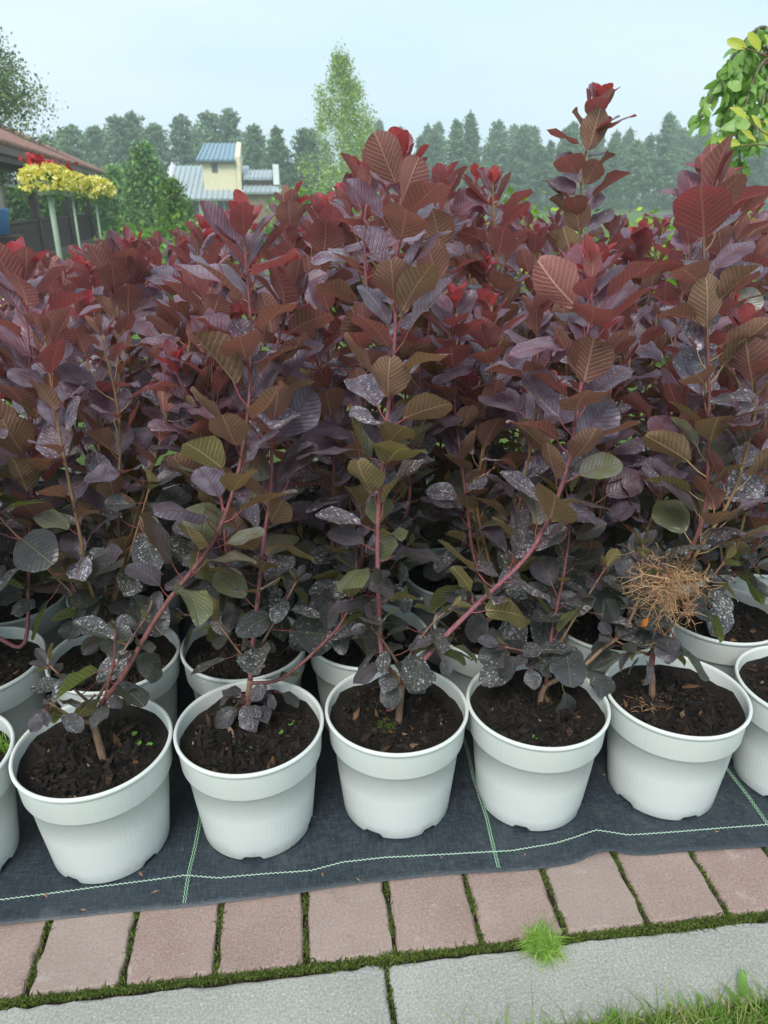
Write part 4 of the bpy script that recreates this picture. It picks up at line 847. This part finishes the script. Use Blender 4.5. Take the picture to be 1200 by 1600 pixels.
# ------------------------------------------------------------------ pavilion with flower stands
A = at_y(-70, 222, 11.0); ang = None
E0 = at_y(0, 240, 14.0); E1 = at_y(170, 276, 30.0); E0.z = E1.z = 2.05
dr = (E1-E0); dr.z = 0; dr.normalize(); nl = Vector((-dr.y, dr.x, 0))       # nl points left, away from the eave
Ea = E0-dr*5.0; Eb = E1
pv = empty('garden_pavilion', (Ea.x, Ea.y, -.03)); tag(pv, 'dark wooden pavilion with red-brown tiled roof and slatted railing', 'pavilion'); PB = Vector(pv.location)
def W_(p): return Vector(p)-PB
m = MB(); nrow = 9; SL = .46; dep = 3.2
for i in range(nrow):      # tile courses stepping up the slope
    a0, a1 = dep*i/nrow-.02, dep*(i+1)/nrow; z0, z1 = SL*a0+.02*((i+1) % 1), SL*a1
    q = [Ea+nl*a0+Vector((0, 0, z0+.05)), Eb+nl*a0+Vector((0, 0, z0+.05)), Eb+nl*a1+Vector((0, 0, z1+.012)), Ea+nl*a1+Vector((0, 0, z1+.012))]
    lo = [Ea+nl*a0+Vector((0, 0, z0+.0)), Eb+nl*a0+Vector((0, 0, z0+.0))]
    m.add([W_(p) for p in q+lo], [(0, 1, 2, 3), (4, 5, 1, 0)])
roof = m.build('roof', M['roof_tile'], pv)
L = (Eb-Ea).length; m = MB()
for k in range(int(L/.16)):   # rounded tile ends along the eave
    p = Ea+dr*(k*.16+.08)+Vector((0, 0, .03)); m.tube([W_(p-nl*.05), W_(p+nl*dep+Vector((0, 0, dep*SL)))], [.055, .055], 6)
m.build('eave_tiles', M['roof_tile'], roof)
def pbar(name, a, b_, w, h, mat, parent=pv): mm = MB(); mm.bar(W_(a), W_(b_), w, h); return mm.build(name, mat, parent)
pbar('fascia_board', Ea+Vector((0, 0, -.07)), Eb+Vector((0, 0, -.07)), .03, .15, M['wood_l'])
pbar('fascia_board', Ea+nl*.05+Vector((0, 0, -.20)), Eb+nl*.05+Vector((0, 0, -.20)), .03, .13, M['wood_d'])
pbar('beam', Ea+nl*.45+Vector((0, 0, -.20)), Eb-dr*.3+nl*.45+Vector((0, 0, -.20)), .16, .20, M['wood_d'])
m = MB(); m.add([W_(Ea+nl*.06+Vector((0, 0, -.12))), W_(Eb+nl*.06+Vector((0, 0, -.12))), W_(Eb+nl*dep+Vector((0, 0, SL*dep-.12))), W_(Ea+nl*dep+Vector((0, 0, SL*dep-.12)))], [(0, 1, 2, 3)]); m.build('soffit', M['wood_d'], pv)
for t in (1.0, 5.2, 9.4, 13.6, 17.8):
    p = Ea+dr*t+nl*.45; pbar('post', Vector((p.x, p.y, -.03)), Vector((p.x, p.y, 1.80)), .17, .17, M['wood_d'])
    for s in (-1, 1): pbar('brace', Vector((p.x, p.y, 1.25))+dr*.05*s, Vector((p.x, p.y, 1.78))+dr*.55*s, .09, .09, M['wood_d'])
m = MB(); q = Ea+nl*.3; q2 = Eb+nl*.3; c = (q+q2)/2+nl*1.5; m.box(W_(Vector((c.x, c.y, .03))), (3.3, L-.4, .12), M=Matrix((( nl.x, dr.x, 0), (nl.y, dr.y, 0), (0, 0, 1)))); m.build('deck', M['wood_l'], pv)
pbar('handrail', Vector((0, 0, .80))+Vector(((Ea+nl*.45).x, (Ea+nl*.45).y, 0)), Vector((0, 0, .80))+Vector(((Eb+nl*.45).x, (Eb+nl*.45).y, 0)), .09, .05, M['wood_d'])
bal = MB(); bal.box((0, 0, .43), (.03, .09, .70)); bme = bal.mesh('baluster', M['wood_d'])
for k in range(int(L/.15)):
    p = Ea+dr*(.1+k*.15)+nl*.45; o = link('baluster', bme, pv, W_(Vector((p.x, p.y, 0)))); o.rotation_euler = (0, 0, math.atan2(-dr.x, dr.y))
bp = at_y(6, 352, 12.5); m = MB(); m.lathe([(.0, 0), (.16, 0), (.20, .32), (.215, .34), (.215, .36), (.19, .36), (.17, .1), (0, .08)], 20); tag(m.build('blue_bin', M['blue'], None, True, (bp.x-.1, bp.y, .09+.62)), 'blue plastic tub standing at the pavilion railing', 'tub')
m = MB(); m.box((0, 0, .30), (.5, .5, .62)); m.box((0, 0, .615), (.56, .56, .03)); tag(m.build('wooden_stand', M['wood_d'], None, False, (bp.x-.1, bp.y, .065)), 'low dark wooden stand under the blue tub', 'stand')
for i, (px, py, Y, rx, rz, lab) in enumerate([(74, 284, 8.0, .25, .155, 'round yellow flower planter topped with red blooms on a pale green pole'), (110, 290, 9.4, .22, .14, 'smaller yellow flower planter half hidden behind the round one'), (147, 298, 10.6, .26, .16, 'yellow flower planter with red blooms at its side, near the conifers')]):
    c = at_y(px, py, Y); e = empty('flower_stand', (c.x, Y, -.03)); tag(e, lab, 'planter'); z = c.z+.03; g = np.random.default_rng(400+i)
    m = MB(); m.tube([(0, 0, 0), (0, 0, z)], [.026, .026] if i == 0 else [.014, .014], 10); m.build('pole', M['green_pole'], e, True)
    m = MB(); m.lathe([(0, z-.12), (.10, z-.11), (.15, z-.02), (.155, z), (.0, z+.01)], 20); m.build('bowl', M['green_pole'], e, True)
    d = unit(g.normal(size=(900, 3))); d[:, 2] = np.where(d[:, 2] < -.5, -d[:, 2], d[:, 2]); P = d*np.array([rx, rx, rz])*(.82+.25*g.random((900, 1)))+np.array([0, 0, z]); link('yellow_flowers', quad_mesh('yellow_flowers', leaf_quads(P, .042, .8, 0, g, .5), M['yellow_fl']), e)
    P = np.array([-.07 if i != 2 else -.24, .0, z+(.17 if i != 2 else .05)])+g.normal(size=(150, 3))*np.array([.06, .06, .032]); link('red_flowers', quad_mesh('red_flowers', leaf_quads(P, .045, .8, 0, g, .5), M['red_fl']), e)
    P = np.array([0, 0, z-.02])+g.normal(size=(260, 3))*np.array([.09, .09, .05]); link('foliage', quad_mesh('foliage', leaf_quads(P, .05, .5, 0, g, .2), M['shrub']), e)
m = MB(); m.add([(-4.2, 3.5, -.026), (-1.4, 3.5, -.026), (-2.2, 9, -.026), (-5, 9, -.026)], [(0, 1, 2, 3)]); tag(m.build('path', M['stone']), kind='structure')

# ------------------------------------------------------------------ house with grey metal roofs
HY = 48.0; hb = at_y(340, 330, HY); hs = empty('country_house', (hb.x, HY, -.03)); tag(hs, 'cream house with grey metal roofs and a square tower', 'house'); HB = Vector(hs.location)
def hp(px, py, dy=0.0): p = at_y(px, py, HY+dy); return p-HB
def quad_part(name, pts, mat, thick=.12, parent=hs):
    a, b_, c, d = [Vector(p) for p in pts]; n = (b_-a).cross(d-a).normalized()*thick; mm = MB()
    mm.add([a, b_, c, d, a-n, b_-n, c-n, d-n], [(0, 1, 2, 3), (7, 6, 5, 4), (0, 4, 5, 1), (1, 5, 6, 2), (2, 6, 7, 3), (3, 7, 4, 0)]); return mm.build(name, mat, parent)
def seams(a, b_, c, d, n, mat, parent):
    for i in range(n):
        t = (i+.5)/n; p = Vector(a).lerp(Vector(b_), t); q = Vector(d).lerp(Vector(c), t); mm = MB(); mm.bar(p+Vector((0, -.03, .03)), q+Vector((0, -.03, .03)), .05, .06); mm.build('roof_seam', mat, parent)
# main volume
x0, x1 = hp(262, 300).x, hp(372, 300).x; ze = hp(300, 309).z; zr = hp(300, 259, 5).z
m = MB(); m.box(((x0+x1)/2, 5, ze/2), (x1-x0, 9.4, ze)); m.build('wall', M['cream'], hs)
a, b_, c, d = Vector((x0-.5, -.35, ze-.05)), Vector((x1+.5, -.35, ze-.05)), Vector((x1+.5, 5, zr)), Vector((x0-.5, 5, zr)); rf = quad_part('roof', (a, b_, c, d), M['metal_roof']); seams(a, b_, c, d, 16, M['metal_roof'], rf)
quad_part('roof', (Vector((x1+.5, 10.3, ze-.05)), Vector((x0-.5, 10.3, ze-.05)), Vector((x0-.5, 5, zr)), Vector((x1+.5, 5, zr))), M['metal_roof'])
gb = MB(); gb.add([(x0+.05, .3, ze), (x0+.05, 9.7, ze), (x0+.05, 5, zr-.12), (x0-.3, .3, ze), (x0-.3, 9.7, ze), (x0-.3, 5, zr+.25)], [(0, 2, 1), (3, 4, 5), (0, 3, 5, 2), (1, 2, 5, 4), (0, 1, 4, 3)]); gb.build('gable_wall', M['white'], hs)
# tower
tx0, tx1 = hp(314, 260).x, hp(366, 260).x; tz0, tz1, tz2 = hp(340, 283).z-.6, hp(340, 248).z, hp(340, 221, 2).z
m = MB(); m.box(((tx0+tx1)/2, 2.2, (tz0+tz1)/2), (tx1-tx0, 2.6, tz1-tz0)); tw = m.build('tower_wall', M['cream'], hs)
m = MB(); xw = tx1+.02; m.add([(xw, .86, tz0), (xw, 3.54, tz0), (xw, 3.54, tz2+.08), (xw, .86, tz1+.15), (xw+.28, .86, tz0), (xw+.28, 3.54, tz0), (xw+.28, 3.54, tz2+.08), (xw+.28, .86, tz1+.15)], [(0, 3, 2, 1), (4, 5, 6, 7), (0, 4, 7, 3), (2, 6, 5, 1), (3, 7, 6, 2)]); m.build('tower_side_wall', M['cream'], hs)
a, b_, c, d = Vector((tx0-.32, .55, tz1-.02)), Vector((tx1+.015, .55, tz1-.02)), Vector((tx1+.015, 3.5, tz2)), Vector((tx0-.05, 3.5, tz2)); rf = quad_part('tower_roof', (a, b_, c, d), M['blue_roof']); seams(a, b_, c, d, 8, M['blue_roof'], rf)
m = MB(); m.box(((tx0+tx1)/2-.1, .72, tz1-.16), (tx1-tx0+.3, .12, .14)); m.build('cornice', M['wood_l'], hs)
wx = hp(333, 262).x; wz = hp(333, 260).z; m = MB(); m.box((wx, .88, wz), (.34, .06, .56)); w_ = m.build('window', M['wood_l'], hs); m = MB(); m.box((wx, .865, wz), (.24, .06, .46)); m.build('pane', M['glass'], w_)
# right wing with two stepped roofs
rx0, rx1 = hp(378, 270).x, hp(432, 270).x
za, zb, zc, zd = hp(400, 277).z, hp(400, 264, 2).z, hp(400, 300).z, hp(400, 289, .4).z
a, b_, c, d = Vector((rx0, .9, za)), Vector((rx1-.3, .9, za)), Vector((rx1-.3, 3.6, zb)), Vector((rx0, 3.6, zb)); rf = quad_part('roof', (a, b_, c, d), M['metal_roof']); seams(a, b_, c, d, 7, M['metal_roof'], rf)
m = MB(); m.box(((rx0+rx1)/2-.1, 2.6, (za+zd)/2-.1), (rx1-rx0-.5, 2.6, za-zd-.1)); m.build('clerestory', M['brown_wall'], hs)
a, b_, c, d = Vector((rx0, -.6, zc)), Vector((rx1+.3, -.6, zc)), Vector((rx1+.3, 1.25, zd)), Vector((rx0, 1.25, zd)); rf = quad_part('roof', (a, b_, c, d), M['metal_roof']); seams(a, b_, c, d, 8, M['metal_roof'], rf)
m = MB(); m.box(((rx0+rx1)/2+.1, 2.0, (zc-.1)/2), (rx1-rx0, 4.6, zc-.1)); m.build('wing_wall', M['brown_wall'], hs)
m = MB(); m.box((rx1-.05, 2.3, (zd+zb)/2+.12), (.35, 2.9, zb-zd+.2)); m.build('parapet', M['white'], hs)
for (px, py) in ((300, 324), (350, 326), (275, 325)):
    p = hp(px, py); m = MB(); m.box((p.x, .31, p.z), (.8, .08, 1.0)); w_ = m.build('window', M['white'], hs)
    for s in (-1, 1): m = MB(); m.box((p.x+s*.19, .285, p.z), (.33, .06, .86)); m.build('pane', M['glass'], w_)

# ------------------------------------------------------------------ the moist air over the fields
HAZE = 0.0030
if HAZE:
    m = MB(); m.box((10, 62, 8.4), (260, 150, 19.8)); hz_ = m.build('haze', NT('haze_air').mat); tag(hz_, 'pale moist air over the garden and the fields', 'haze', kind='stuff')
    hm = hz_.data.materials[0]; nt = hm.node_tree; nt.nodes.clear(); out = nt.nodes.new('ShaderNodeOutputMaterial'); pvn = nt.nodes.new('ShaderNodeVolumePrincipled')
    pvn.inputs['Color'].default_value = (.86, .93, .97, 1); pvn.inputs['Density'].default_value = HAZE; pvn.inputs['Anisotropy'].default_value = .2; nt.links.new(pvn.outputs[0], out.inputs['Volume'])
